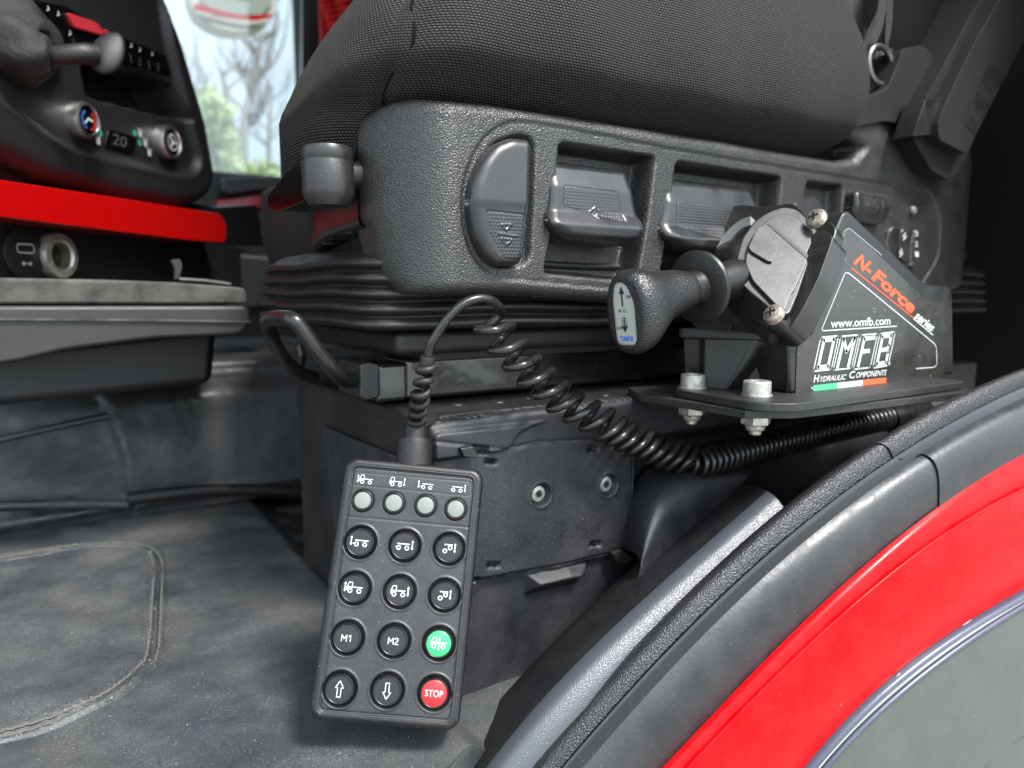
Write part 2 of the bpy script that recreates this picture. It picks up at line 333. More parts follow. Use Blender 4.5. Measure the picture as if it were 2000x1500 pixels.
# text as flat mesh: letters laid on a parallelogram given by three 3D corners (bottom-left, bottom-right, top-left)
def g_text(s, off=0, shear=0, space=1):
    c = bpy.data.curves.new('txt', 'FONT'); c.body = s; c.offset = off; c.shear = shear; c.space_character = space; c.resolution_u = 3
    o = bpy.data.objects.new('txt', c); COL.objects.link(o); dg = bpy.context.evaluated_depsgraph_get(); me = bpy.data.meshes.new_from_object(o.evaluated_get(dg))
    V = A_([v.co[:] for v in me.vertices]).reshape(-1, 3)[:, :2]; Fc = [tuple(p.vertices) for p in me.polygons]
    bpy.data.objects.remove(o); bpy.data.curves.remove(c); bpy.data.meshes.remove(me); return V, Fc
def text(name, s, bl, br, tl, lift, m, par, off=0, shear=0, bb=None, space=1):
    V, Fc = g_text(s, off, shear, space)
    lo, hi = (V.min(0), V.max(0)) if bb is None else bb
    q = (V-lo)/(hi-lo); bl, br, tl = map(np.asarray, (bl, br, tl)); n = nrm(np.cross(br-bl, tl-bl))
    W3 = bl+q[:, :1]*(br-bl)+q[:, 1:]*(tl-bl)+n*lift
    return mk(name, W3, Fc, m, par, smooth=False), (lo, hi)
def line2(P, wd, closed=False):
    """flat ribbon along 2D polyline"""
    P = np.asarray(P, float)
    if closed: P = np.vstack([P, P[:1]])
    V, Fc = [], []
    for i in range(len(P)-1):
        d = nrm(P[i+1]-P[i]); nn = A_([-d[1], d[0]])*wd/2; a, b = P[i]-d*wd*.3, P[i+1]+d*wd*.3; k = len(V); V += [a-nn, b-nn, b+nn, a+nn]; Fc.append((k, k+1, k+2, k+3))
    return A_(V), Fc
def disc2(c, r, n=20):
    t = np.linspace(0, 2*math.pi, n, endpoint=False); return np.asarray(c)+r*np.stack([np.cos(t), np.sin(t)], 1), [tuple(range(n))]
def ring2(c, r0, r1, n=20):
    t = np.linspace(0, 2*math.pi, n, endpoint=False); d = np.stack([np.cos(t), np.sin(t)], 1); V = np.vstack([np.asarray(c)+r0*d, np.asarray(c)+r1*d])
    return V, [(i, n+i, n+(i+1) % n, (i+1) % n) for i in range(n)]
def flat(name, parts, O, ex, ey, n, lift, m, par, sc_=1):
    b = MB(); k = 0
    for V, Fc in parts:
        V = np.asarray(V)*sc_; b.add(np.asarray(O)+V[:, :1]*ex+V[:, 1:]*ey+n*(lift+k*2e-6), Fc); k += 1
    return b.build(name, m, par, smooth=False)
# ================================================================== SETTING: cab shell, floor, outside
FZ = -.27
gx = np.linspace(-60, 60, 61); gr = rng.normal(0, .03, (61, 61))
struct(hf('ground', A_([0, 0, -1.9]), EX, EY, EZ, gx, gx, gr, m_ground))
# floor covering: one surface, dense where it is seen, with the sewn panel seam
xs = np.r_[np.linspace(-1.2, -.36, 12), np.arange(-.355, .26, .0014), np.linspace(.27, 1.35, 12)]
ys = np.r_[np.arange(.30, .86, .0014), np.arange(.862, 1.10, .004), np.linspace(1.105, 1.95, 8)]
X, Y = np.meshgrid(xs, ys)
FZM = FZ
sm_px = [(-120, 1475), (0, 1440), (108, 1408), (216, 1358), (275, 1310), (298, 1277), (306, 1176), (308, 1104), (292, 1078), (252, 1066), (144, 1070), (0, 1090), (-120, 1110)]
sm = cr([PZ(u, v, FZ)[:2] for u, v in sm_px], 8)
d = dline(X, Y, sm)
inside = sdf(X, Y, np.vstack([sm, [[-.9, sm[-1][1]], [-.9, sm[0][1]]]])) < 0
H = .0026*np.exp(-((d-.0046)/.0017)**2)-.0040*np.exp(-(d/.0018)**2)-.0016*np.exp(-((d-.0078)/.0010)**2)+.0004*np.sin(X*900+Y*700)*np.exp(-((d-.0046)/.002)**2)-.020*ss(.185, .215, X)+np.where(inside, .0015*ss(0, .02, d), 0)
H += .0012*np.sin(X*23+3*np.sin(Y*11))*np.sin(Y*31)+.0008*np.sin(Y*90+X*40+2*np.sin(X*30))
fcut = A_([PZ(u, v, FZ)[:2] for u, v in [(600, 1900), (800, 1590), (894, 1474), (1034, 1312), (1138, 1205), (1236, 1118), (1384, 992), (1500, 940), (1600, 860), (1800, 800)]])
fcut = np.vstack([fcut, [[2, fcut[-1][1]], [2, -.5], [fcut[0][0], -.5]]])
struct(hf('floor', A_([0, 0, FZ]), EX, EY, EZ, xs, ys, H, m_mat, d=-sdf(X, Y, fcut), skirt=.02))
smr = resample(sm, 420); tn_ = np.gradient(smr, axis=0); tn_ /= np.linalg.norm(tn_, axis=1)[:, None]; nn_ = np.stack([-tn_[:, 1], tn_[:, 0]], 1); sb_ = MB()
for o_, r_ in ((.0036, .0011), (-.0036, .0009)):
    P = np.c_[smr+nn_*(o_+.0003*np.sin(np.arange(420)*.9))[:, None], FZ+.0016+.0003*np.sin(np.arange(420)*1.7)]; sb_.add(*g_tube(P, r_, 8))
struct(sb_.build('floor_seam', m_seam))
gb = MB(); t_ = 0
for k in range(300):
    if k < 90: q_ = sm[rng.integers(len(sm))]+rng.normal(0, .004, 2)
    else: q_ = A_([rng.uniform(-.32, .17), rng.uniform(.36, .85)])
    s_ = rng.uniform(.00014, .00032) if k > 6 else rng.uniform(.0005, .0008); c_ = A_([q_[0], q_[1], FZ+.0035]); e_ = rng.normal(0, 1, (3, 3)); e_, _r = np.linalg.qr(e_)
    gb.add(*g_box(c_, e_[0]*s_, e_[1]*s_*.8, e_[2]*s_*.6))
m_grit = mat('pale_grit', (.30, .285, .24), .9); gt = gb.build('grit', m_grit, None, smooth=False); gt['kind'] = 'stuff'; gt['label'] = 'pale crumbs of grit scattered on the floor covering'; gt['category'] = 'grit'
# lining of the cab
WY = 1.95
wl = PY(300, 300, WY)[0]-.5; wr = PY(588, 200, WY)[0]; wb = PY(480, 339, WY)[2]
cs = T('cab_shell', 'dark lined cab interior walls and roof around the seat', 'cab wall', (0, 1.0, FZ)); cs['kind'] = 'structure'
box('roof_lining', (-1.3, .22, 1.35), (1.4, 2.0, 1.40), m_dark, cs)
box('rear_wall', (1.36, .22, FZ-.1), (1.42, 2.0, 1.35), m_dark, cs)
box('wall_behind_door', (.86, .165, -.07), (1.36, .225, 1.35), m_dark, cs)
box('far_wall', (-1.3, WY, FZ-.1), (wr+.02, WY+.05, wb), m_dark, cs)
box('far_wall', (wr, WY, FZ-.1), (1.36, WY+.05, 1.35), m_dark, cs)
box('far_wall', (-1.3, WY, 1.0), (wr, WY+.05, 1.35), m_dark, cs)
box('under_floor', (-1.3, .43, FZ-.12), (1.36, 2.0, FZ-.02), m_dark, cs)
fd = T('passenger_door', 'dark passenger door below the bright window with red trim', 'door', (0.3, WY-.06, FZ))
box('door_panel', (-.9, WY-.06, FZ), (1.0, WY-.004, wb-.01), m_dash, fd, bevel=.01)
P = [PY(u, v, WY-.064) for u, v in [(422, 393), (500, 381), (560, 380), (560, 407), (422, 405)]]
prism('door_trim', P, (0, -.02, 0), m_red, fd, bevel=.003)
P = [PY(u, v, WY-.064) for u, v in [(425, 352), (560, 348), (560, 376), (500, 379), (440, 388), (425, 380)]]
prism('armrest', P, (0, -.05, 0), m_dashg, fd, bevel=.01)
P = [PY(u, v, WY-.03) for u, v in [(200, 60), (588, 60), (588, 338), (200, 338)]]
gl = box('side_window', (wl, WY+.02, wb), (wr, WY+.026, 1.0), m_glass, None, bevel=0); tag(gl, 'passenger window pane with bare trees outside', 'window')
pl = T('window_pillar', 'black upright frame at the right edge of the passenger window', 'pillar', (wr, WY-.03, wb))
P = [PY(u, v, WY-.03) for u, v in [(586, -200), (594, -200), (594, 345), (586, 345)]]; prism('rubber_seal', P, (0, -.02, 0), m_seal2, pl)
P = [PY(u, v, WY-.031) for u, v in [(594, -200), (625, -200), (620, 345), (594, 345)]]; prism('pillar_cover', P, (0, -.03, 0), m_dark, pl)
# curtain with ruffled edge
ct = T('curtain', 'gathered red curtain with frilled edge beside the window', 'curtain', PY(640, 60, 1.6))
def ruffle(pa, pb, n, wd, amp, Yp):
    A, B = PY(*pa, Yp), PY(*pb, Yp); t = np.linspace(0, 1, n); dd = nrm(B-A); sd = nrm(np.cross(dd, EY)); V = []
    for i, q in enumerate(t):
        c = A+(B-A)*q
        for j, r_ in enumerate(np.linspace(0, 1, 6)):
            V.append(c+sd*(wd*r_*(1+.12*math.sin(q*61)))+EY*(amp*r_*math.sin(q*95+r_*1.3)))
    Fc = [(i*6+j, i*6+j+1, (i+1)*6+j+1, (i+1)*6+j) for i in range(n-1) for j in range(5)]
    return V, Fc
for pa, pb, wd in (((664, 110), (600, -60), -.035), ((690, 150), (636, -60), -.05)):
    V, Fc = ruffle(pa, pb, 160, wd, .012, 1.6); o = mk('frill', V, Fc, m_curtain, ct)
    s_ = o.modifiers.new('solid', 'SOLIDIFY'); s_.thickness = .002
P = [PY(u, v, 1.66) for u, v in [(622, -60), (760, -60), (760, 200), (640, 170), (628, 100)]]
prism('drape', P, (0, .01, 0), m_curtain, ct)
P = [PY(u, v, 1.58) for u, v in [(640, 70), (652, 66), (660, 160), (648, 160)]]; prism('tie_strap', P, (0, -.004, 0), m_tan, ct)
# outside: mirror and trees
mr = T('wing_mirror', 'rounded wing mirror outside the passenger window reflecting red cab', 'mirror', PY(455, 60, 2.5))
mo = roundpoly([PY(u, v, 2.5) for u, v in [(350, -200), (368, 0), (380, 28), (410, 52), (455, 65), (502, 62), (532, 38), (541, 0), (548, -200)]], .03, 4)
prism('mirror_housing', mo, (0, .08, 0), m_mirh, mr, bevel=.01)
mi = [PY(u, v, 2.495) for u, v in [(385, -200), (390, 5), (420, 22), (470, 30), (510, 30), (530, 10), (535, -200)]]
prism('mirror_face', mi, (0, -.004, 0), m_mirg, mr, bevel=.001)
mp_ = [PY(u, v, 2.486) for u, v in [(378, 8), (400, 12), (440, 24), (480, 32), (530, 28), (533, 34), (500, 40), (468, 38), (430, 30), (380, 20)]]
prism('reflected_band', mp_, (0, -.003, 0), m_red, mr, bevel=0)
def bare_tree(pts, r0, Yd, label, nb):
    P = cr([PY(u, v, Yd) for u, v in pts], 6); P[:, 1] += np.linspace(0, .4, len(P))
    t = T('bare_tree', label, 'tree', P[0]*A_([1, 1, 0])+A_([0, 0, -1.9]), 'bare trees beyond the window')
    P = np.vstack([[P[0][0]-.05, P[0][1], -1.9], P]); b = MB(); b.add(*g_tube(P, np.linspace(r0, r0*.22, len(P)), 8))
    b.build('trunk', m_bark, t); b = MB()
    for i in range(nb):
        k = rng.integers(len(P)//4, len(P)-1); q = P[k]; sg = rng.choice([-1, 1]); L = rng.uniform(.5, 1.6); up = rng.uniform(.5, 1.4)
        Q = cr([q, q+A_([sg*L*.3, rng.uniform(-.2, .2), L*.35*up]), q+A_([sg*L*.42, rng.uniform(-.4, .4), L*up])], 5)
        b.add(*g_tube(Q, np.linspace(r0*.3, r0*.06, len(Q)), 5))
        for _ in range(5):
            k2 = rng.integers(2, len(Q)); q2 = Q[k2]; e = q2+A_([rng.uniform(-.3, .3), rng.uniform(-.2, .2), rng.uniform(.2, .6)]); b.add(*g_tube(np.linspace(q2, e, 4), np.linspace(r0*.1, r0*.03, 4), 4))
    b.build('crown', m_bark, t)
bare_tree([(472, 345), (480, 250), (500, 150), (515, 85), (522, 40)], .10, 12, 'tall bare tree with thin branches beyond the window centre', 16)
bare_tree([(444, 345), (446, 240), (445, 170), (441, 120)], .09, 12.5, 'shorter bare trunk on the left in the window', 10)
bare_tree([(525, 345), (530, 260), (538, 200), (545, 160)], .04, 11, 'slim bare sapling nearest the window frame', 12)
def bush(cpx, Yd, rx, rz, n, label):
    c = PY(*cpx, Yd); t = T('leafy_shrub', label, 'shrub', (c[0], c[1], -1.9), 'green growth beyond the window'); b = MB(); V = []; Fc = []
    cl = rng.normal(0, 1, (26, 3)); cl /= np.maximum(1, np.linalg.norm(cl, axis=1))[:, None]
    for i in range(n):
        p = c+(cl[rng.integers(26)]*.9+rng.normal(0, .16, 3))*A_([rx, .8, rz]); a1, a2, _ = frame_of(rng.normal(0, 1, 3)); s = rng.uniform(.03, .07); k = len(V)
        V += [p-a1*s, p+a2*s*.6, p+a1*s, p-a2*s*.6]; Fc.append((k, k+1, k+2, k+3))
    mk('foliage', V, Fc, m_leaf, t, smooth=False); tube('stem', np.linspace([c[0], c[1], -1.9], c, 5), .06, m_bark, t, 6)
bush((415, 290), 10, .22, .62, 2400, 'pale green shrub at the left of the window')
bush((480, 350), 11, 1.0, .20, 1800, 'low green hedge along the bottom of the window')
bush((400, 235), 11.5, .16, .4, 600, 'thin yellow green shrub top behind the pale one')
bush((560, 345), 12, .5, .2, 700, 'sparse green growth under the slim sapling')

# ================================================================== engine tunnel and shelf
tn = T('tunnel_cover', 'grey padded leather cover over the engine tunnel with a piped seam', 'tunnel cover', (-.1, .92, FZ))
xs = np.arange(-.75, .42, .004); zs = np.arange(FZ, -.095, .003); X, Z = np.meshgrid(xs, zs)
H = -.05*ss(-.15, -.095, Z)**2-.10*(Z-FZ)*.6
sx = [PY(u, v, .95)[[0, 2]] for u, v in [(175, 755), (205, 790), (235, 880), (255, 985)]]
dl_ = dline(X, Z, cr(sx, 6)); xa = np.interp(Z, [s[1] for s in sx[::-1]], [s[0] for s in sx[::-1]])
H += np.where(X < xa, -.006, .006*np.exp(-(X-xa)/.05))*ss(0, .004, np.abs(X-xa)) + .004*np.sin(X*19+Z*30)*np.sin(Z*25)
H += .006*np.exp(-((Z-(FZ+.012+.01*np.sin(X*4)))/.007)**2)
hf('front_cover', A_([0, .95, 0]), EX, EZ, -EY, xs, zs, H, m_tunnel, tn)
box('top_cover', (-.75, .985, -.13), (.42, 1.6, -.10), m_tunnel, tn, bevel=.01)
P = [PY(u, v, .935) for u, v in [(-40, 868), (60, 845), (150, 825), (212, 812)]]
tube('piping', cr(P, 6), .004, m_chan, tn)
P = [PY(u, v, .925) for u, v in [(250, 975), (300, 968), (400, 958), (500, 958), (610, 962)]]
tube('hem', cr(P, 6), .008, m_dash, tn)
P = [PY(u, v, .94) for u, v in [(-40, 990), (120, 985), (250, 985)]]; tube('hem', cr(P, 6), .006, m_tunnel, tn)
tb = box('floor_glint_plate', tuple(PY(462, 800, 1.3)-A_([0, 0, .0])), tuple(PY(600, 757, 1.3)+A_([.1, .25, 0])), m_chan, None, bevel=.012); tag(tb, 'added bluish plate standing in for window light glinting on the far floor', 'glint plate')  # added box imitating the blue window reflection on the far floor
sh = T('console_shelf', 'worn grey shelf with fabric top edge left of the seat', 'shelf', PY(240, 700, .76))
def pyp(px, Y_): return [PY(u, v, Y_) for u, v in px]
prism('fabric_edge', roundpoly(pyp([(-60, 541), (200, 546), (340, 551), (480, 562), (487, 594), (-60, 594)], .76), .006), (0, .3, 0), m_shelf, sh, bevel=.006)
prism('front_rail', roundpoly(pyp([(-60, 597), (489, 597), (492, 632), (470, 655), (300, 662), (130, 684), (30, 708), (-60, 720)], .757), .01), (0, .3, 0), m_shelff, sh, bevel=.008)
prism('lip', pyp([(-60, 620), (300, 623), (488, 626), (488, 630), (300, 627), (-60, 625)], .756), (0, -.002, 0), m_shelf, sh, bevel=0)
prism('leg', pyp([(-60, 690), (425, 640), (415, 750), (-60, 800)], .82), (0, .1, 0), m_dash, sh, bevel=.01)
prism('tray', pyp([(300, 470), (545, 500), (545, 600), (480, 610), (200, 590), (180, 520)], 1.15), (0, .2, 0), m_dash, sh, bevel=.01)
lt = T('latch', 'small metal latch standing on the shelf end', 'latch', PY(345, 548, .9))
prism('hook', roundpoly(pyp([(333, 508), (352, 506), (356, 520), (350, 545), (340, 545), (342, 524)], .9), .002), (0, .01, 0), m_chan, lt)
tube('bar', pyp([(350, 546), (400, 549), (450, 556)], .9), .0025, m_house, lt)
rl = T('passenger_seat_rail', 'low dark rail under the passenger side behind the shelf', 'seat rail', PY(500, 560, 1.3))
for k, (a, b) in enumerate(((488, 498), (505, 530), (548, 556), (562, 580), (590, 612))):
    prism('rail_profile', pyp([(430, a), (620, a+8), (620, b+8), (430, b)], 1.3+.02*k), (0, .05, 0), [m_dashg, m_dash, m_chan, m_dash, m_dashg][k], rl, bevel=.003)

# ================================================================== dashboard (plane turned towards the driver)
DD = nrm(A_([math.sin(YAW), math.cos(YAW), 0])+.136*R); DN = A_([DD[1], -DD[0], 0]); DP = PD(430, 450, 1.1)
def dpt(u, v, h=0): return onp(u, v, DP+DN*h, DN)
def dl2(px, h=0): return A_([[(dpt(u, v, h)-DP)@DD, dpt(u, v, h)[2]] for u, v in px])
DO = DP*A_([1, 1, 0])
db = T('dashboard', 'curved dark centre console with climate knobs and red trim', 'dashboard', DP-A_([0, 0, .2]))
out = roundpoly(dl2([(-300, -300), (296, -300), (314, -5), (347, 75), (396, 239), (415, 345), (408, 378), (380, 400), (330, 404), (224, 386), (75, 348), (0, 310), (-300, 200)], .04), .015, 5)
inn = roundpoly(dl2([(-300, -300), (270, -300), (325, 80), (385, 318), (372, 345), (340, 348), (224, 322), (123, 298), (60, 258), (0, 209), (-300, 60)], .04), .015, 5)
rec = roundpoly(dl2([(140, 120), (228, 130), (322, 168), (354, 240), (250, 215), (150, 190)], .03), .008, 5)
sw = roundpoly(dl2([(-20, 20), (130, 10), (210, 55), (325, 110), (338, 150), (240, 125), (130, 100), (-20, 60)]), .004, 5)
so, si = out.min(0), out.max(0)
xs = np.arange(so[0], si[0]+.006, .0028); zs = np.arange(out[:, 1].min()-.006, .50, .0028); X, Z = np.meshgrid(xs, zs)
d = sdf(X, Z, out); di = sdf(X, Z, inn); dr = sdf(X, Z, rec)
H = .05+edge(d, .018)*1.0-.010*ss(.004, -.012, di)-.055*ss(0, -.004, dr)+.002*np.exp(-(di/.003)**2)
hf('console_face', DO, DD, EZ, DN, xs, zs, H, m_dash, db, d=d, skirt=.02)
b = MB(); b.add(*g_prism([DO+DD*a+EZ*c-DN*.03 for a, c in roundpoly(dl2([(-400, -300), (290, -300), (300, 0), (380, 240), (400, 350), (395, 385), (200, 375), (60, 335), (-400, 250)], -.03), .01, 3)], -DN*.25)); b.build('console_body', m_dash, db, smooth='angle')
def dpr(name, px, h0, th, m, par=db, r=.004, bev=.002):
    return prism(name, [DO+DD*a+EZ*c+DN*(h0+th) for a, c in roundpoly(dl2(px, h0+th), r, 4)], -DN*th, m, par, bevel=bev)
dpr('red_trim', [(-250, 310), (0, 351), (224, 385), (430, 418), (443, 438), (440, 474), (373, 470), (0, 424), (-250, 395)], .03, .05, m_red, r=.006, bev=.007)
dpr('lower_panel', [(-250, 420), (0, 424), (440, 478), (520, 500), (520, 560), (-250, 560)], .0, .04, m_dash, bev=.004)
dpr('upper_trim', [(-250, 300), (0, 330), (224, 372), (425, 405), (500, 400), (520, 480), (440, 476), (-250, 400)], -.03, .05, m_dash)
dpr('light_strip', [(343, 92), (349, 94), (371, 160), (366, 160)], .047, .003, m_redlamp, bev=.0005)
dpr('hazard_switch', [(133, 24), (190, 44), (203, 62), (200, 68), (145, 52)], .041, .004, m_redlamp, bev=.001)
dpr('switch_panel', [(-30, -20), (130, 12), (210, 60), (325, 108), (338, 150), (240, 125), (140, 92), (-30, 50)], .039, .002, m_gloss, bev=.001)
for u, v in ((92, 20), (135, 68), (255, 92), (272, 100), (296, 108), (60, 5), (112, 30)):
    V, q = line2([[0, 0], [4, 3], [2, 6]], 2.0); flat('switch_symbol', [(V*.0007, q)], dpt(u, v, .045), DD, EZ, DN, 0, m_whitey, db)
dpr('status_lamp', [(224, 98), (234, 102), (236, 112), (226, 108)], .043, .003, m_glow, bev=.0005)
dpr('status_lamp', [(202, 56), (212, 60), (216, 70), (206, 66)], .043, .003, m_redlamp, bev=.0005)
for k, (u, v) in enumerate([(150, 85), (176, 92), (245, 112), (262, 117), (280, 123), (298, 129), (316, 134), (30, 36), (66, 44)]):
    prism('push_button', [dpt(u+a, v+c_+a*.3, .043) for a, c_ in ((-7, -9), (7, -9), (9, 9), (-5, 9))], -DN*.003, m_gloss, db, bevel=.0006)
for (u, v), rr, lab in (((168, 235), .0185, 'a'), ((333, 278), .0205, 'b')):
    c = dpt(u, v, .050); o = lathe('climate_knob', [(rr*1.0, -.012), (rr*1.0, .0), (rr*.96, .003), (rr*.80, .004), (rr*.76, .001), (rr*.72, .001)], c, DN, m_chrome, db, n=48)
    lathe('knob_face', [(rr*.75, -.002), (rr*.75, .002), (rr*.2, .0028)], c, DN, m_gloss, o, n=40)
    if lab == 'a':
        t = np.linspace(2.2, 4.2, 12); flat('cold_mark', [line2(np.stack([np.cos(t), np.sin(t)], 1)*rr*.5, rr*.16)], c, DD, EZ, DN, .0031, m_blue, o)
        t = np.linspace(-1.2, .9, 12); flat('hot_mark', [line2(np.stack([np.cos(t), np.sin(t)], 1)*rr*.5, rr*.16)], c, DD, EZ, DN, .0031, m_redb, o)
        flat('centre_mark', [line2([[-.3*rr, -.2*rr], [0, .1*rr], [.3*rr, 0]], rr*.12)], c, DD, EZ, DN, .0032, m_white, o)
    else:
        flat('fan_mark', [ring2((0, 0), rr*.42, rr*.5), disc2((0, 0), rr*.16)]+[line2([[0, 0], [rr*.35*math.cos(a), rr*.35*math.sin(a)]], rr*.13) for a in (0, 2.1, 4.2)], c, DD, EZ, DN, .0031, m_whitey, o)
dpr('display', [(212, 252), (270, 268), (262, 302), (205, 286)], .040, .002, m_gloss, bev=.0005)
text('display_digits', '20', dpt(219, 281, .043), dpt(246, 289, .043), dpt(221, 260, .043), .0004, m_disp, db)
for u, v in ((274, 262), (284, 281), (292, 300), (192, 277)):
    flat('hand_symbol', [disc2((0, 0), .0032), line2([[0, 0], [-.003, .006]], .002), line2([[0, 0], [.003, .0055]], .002)], dpt(u, v, .0435), DD, EZ, DN, 0, m_whitey, db)
for u, v in ((196, 260), (263, 260), (273, 279)):
    flat('green_symbol', [ring2((0, 0), .0018, .0028, 12)], dpt(u, v, .0435), DD, EZ, DN, 0, m_glow, db)
# socket and usb port
c = dpt(113, 500, .045); o = lathe('power_socket', [(.0225, -.01), (.0225, .003), (.0215, .005), (.0155, .006), (.0135, .004), (.0135, -.02), (.0, -.02)], c, DN, m_zinc, db, n=48)
lathe('socket_liner', [(.0132, -.019), (.0132, .0035), (.0118, .0035), (.0112, -.018)], c, DN, m_brass, o, n=40); lathe('socket_pin', [(.003, -.018), (.003, -.009), (0, -.008)], c, DN, m_brass, o, n=20)
c = dpt(47, 496, .043); o = lathe('usb_cover', [(.024, -.004), (.024, .001), (.0225, .0018), (0, .0018)], c, DN, m_dash, db, n=48)
P2 = roundpoly(A_([[-.010, .001], [.010, .001], [.010, .009], [-.010, .009]]), .003, 4); flat('port_symbol', [line2(P2, .0018, True), disc2((-.004, -.009), .002, 10), disc2((.004, -.009), .002, 10), line2([[-.006, -.009], [.006, -.009]], .001)], c, DD, EZ, DN, .0023, m_whitey, o)
# gear selector with boot
gs = T('gear_selector', 'grey column gear lever with leather boot on the dash', 'gear lever', dpt(60, 110, .05))
ax0, ax1 = dpt(78, 112, .07), dpt(205, 100, .105)
P = cr([dpt(20, 85, .03), dpt(60, 105, .06), dpt(100, 112, .075)], 6); t = np.linspace(0, 1, len(P)); b = MB(); Tn, E1, E2 = pframes(P); rings = []
for i in range(len(P)):
    th = np.linspace(0, 2*math.pi, 40, endpoint=False); r_ = (.046-.031*t[i]**.7)*(1+.07*np.sin(5*th+6*t[i])+.05*math.sin(t[i]*22)); rings.append(P[i]+r_[:, None]*(np.outer(np.cos(th), E1[i])+np.outer(np.sin(th), E2[i])))
b.add(*g_loft(rings)); b.build('boot', m_boot, gs)
P = cr([dpt(80, 112, .065), dpt(120, 108, .085), dpt(160, 105, .10), dpt(185, 108, .105)], 6); tube('lever_shaft', P, np.linspace(.008, .010, len(P)), m_dashg, gs, 16)
rings = []; e1, e2, a3 = DD*.9, EZ, DN
for s_, rx, rz in ((-.004, .006, .011), (0, .010, .018), (.008, .012, .023), (.016, .011, .022), (.020, .006, .014)):
    th = np.linspace(0, 2*math.pi, 32, endpoint=False); c0 = dpt(192, 106, .10)+DD*(.0)+nrm(ax1-ax0)*s_*1.0
    rings.append(c0+rx*np.outer(np.cos(th), DN)+rz*np.outer(np.sin(th), nrm(EZ+.25*DD)))
V, Fc = g_loft(rings); mk('shift_knob', V, Fc, m_dashg, gs, sub=1)
# ================================================================== DRIVER SEAT
seat = T('driver_seat', 'air suspended driver seat in black weave fabric with grained side panel', 'seat', (.5, .6, -.085))
# cushion: horizontal rings stacked upwards, bulging over the panel
def cring(z, xf, ys_, xr, rf, rr, yf=.93, n=260):
    P = A_([[xf, ys_], [xr, ys_], [xr, yf], [xf, yf]]); Q = roundpoly(P, [rf, rr, .06, .09], 24)
    Q = np.roll(Q, -36, axis=0)
    return np.c_[resample(np.vstack([Q, Q[:1]]), n+1)[:-1], np.full(n, z)]
lev = [(.04, .21, .50, .60, .05, .06), (.07, .175, .485, .61, .06, .06), (.10, .150, .472, .62, .07, .07), (.118, .146, .455, .635, .075, .08), (.128, .148, .432, .645, .078, .08), (.14, .154, .408, .655, .08, .08), (.155, .161, .398, .66, .085, .08),
       (.18, .176, .393, .665, .085, .08), (.21, .198, .394, .66, .085, .08), (.24, .224, .400, .645, .085, .08), (.265, .255, .408, .63, .08, .08), (.285, .30, .44, .61, .07, .08), (.297, .35, .47, .57, .06, .06), (.30, .40, .52, .53, .04, .04)]
lv = cr(A_([l for l in lev]), 5); rings = [cring(*l) for l in lv]; rings = [np.asarray(r_) for r_ in rings]
RG = A_(rings); nR, nP = RG.shape[:2]
# seam crease between front bolster and side: at about the x of px(828,130)
sxz = [(PY(862, 0, .385)[[0, 2]]), PY(845, 60, .385)[[0, 2]], PY(827, 125, .388)[[0, 2]], PY(830, 180, .40)[[0, 2]], PY(836, 200, .41)[[0, 2]]]
sx_of = lambda z: np.interp(z, [s[1] for s in sxz[::-1]], [s[0] for s in sxz[::-1]])
for i in range(nR):
    RG[i, :, 0] += .26*np.clip(RG[i, :, 1]-.56, 0, 1)**1.0*np.clip((.45-RG[i, :, 0])/.2, 0, 1)
    z = RG[i, :, 2]; x = RG[i, :, 0]; near = RG[i, :, 1] < .52
    dx = x-sx_of(z); gro = np.exp(-(dx/.0026)**2)*.0055+np.exp(-(dx/.016)**2)*.006+.010*np.exp(-((x-.170)/.016)**2-((z-.140)/.022)**2)
    RG[i, :, 1] += np.where(near, gro, 0)
    RG[i, :, 1] += np.where(near, .0015*np.sin(x*60+z*30), 0)
seg = np.linalg.norm(np.roll(RG, -1, axis=1)-RG, axis=2); um = np.cumsum(seg[nR//2])
UV = np.zeros((nR, nP, 2)); UV[:, :, 0] = um[None]; hz = np.r_[0, np.cumsum(np.linalg.norm(np.diff(RG[:, nP//3], axis=0), axis=1))]; UV[:, :, 1] = hz[:, None]
V, Fc = g_loft(list(RG)); cu = mk('cushion', V, Fc, m_fabric, seat, uv=UV.reshape(-1, 2))
zz = np.linspace(.095, .27, 30); P = []
for z in zz:
    k = int(np.argmin(np.abs(RG[:, 0, 2]-z))); r_ = RG[k]; sel = np.where(r_[:, 1] < .52)[0]; j = sel[np.argmin(np.abs(r_[sel, 0]-sx_of(z)))]; P.append(r_[j]+A_([0, -.0006, 0]))
tube('cushion_seam', resample(cr(A_(P)[::3], 4), 60), .0008, m_fabric2, cu, 6)
# backrest above and behind (mostly out of frame)
bk = []
for z, x0 in ((.16, .70), (.25, .69), (.40, .72), (.7, .78), (.95, .83), (1.02, .86)):
    Q = roundpoly(A_([[x0, .44], [x0+.14, .44], [x0+.14, .92], [x0, .92]]), .05, 8); bk.append(np.c_[Q, np.full(len(Q), z)])
V, Fc = g_loft(bk); mk('backrest', V, Fc, m_fabric2, seat, sub=1)
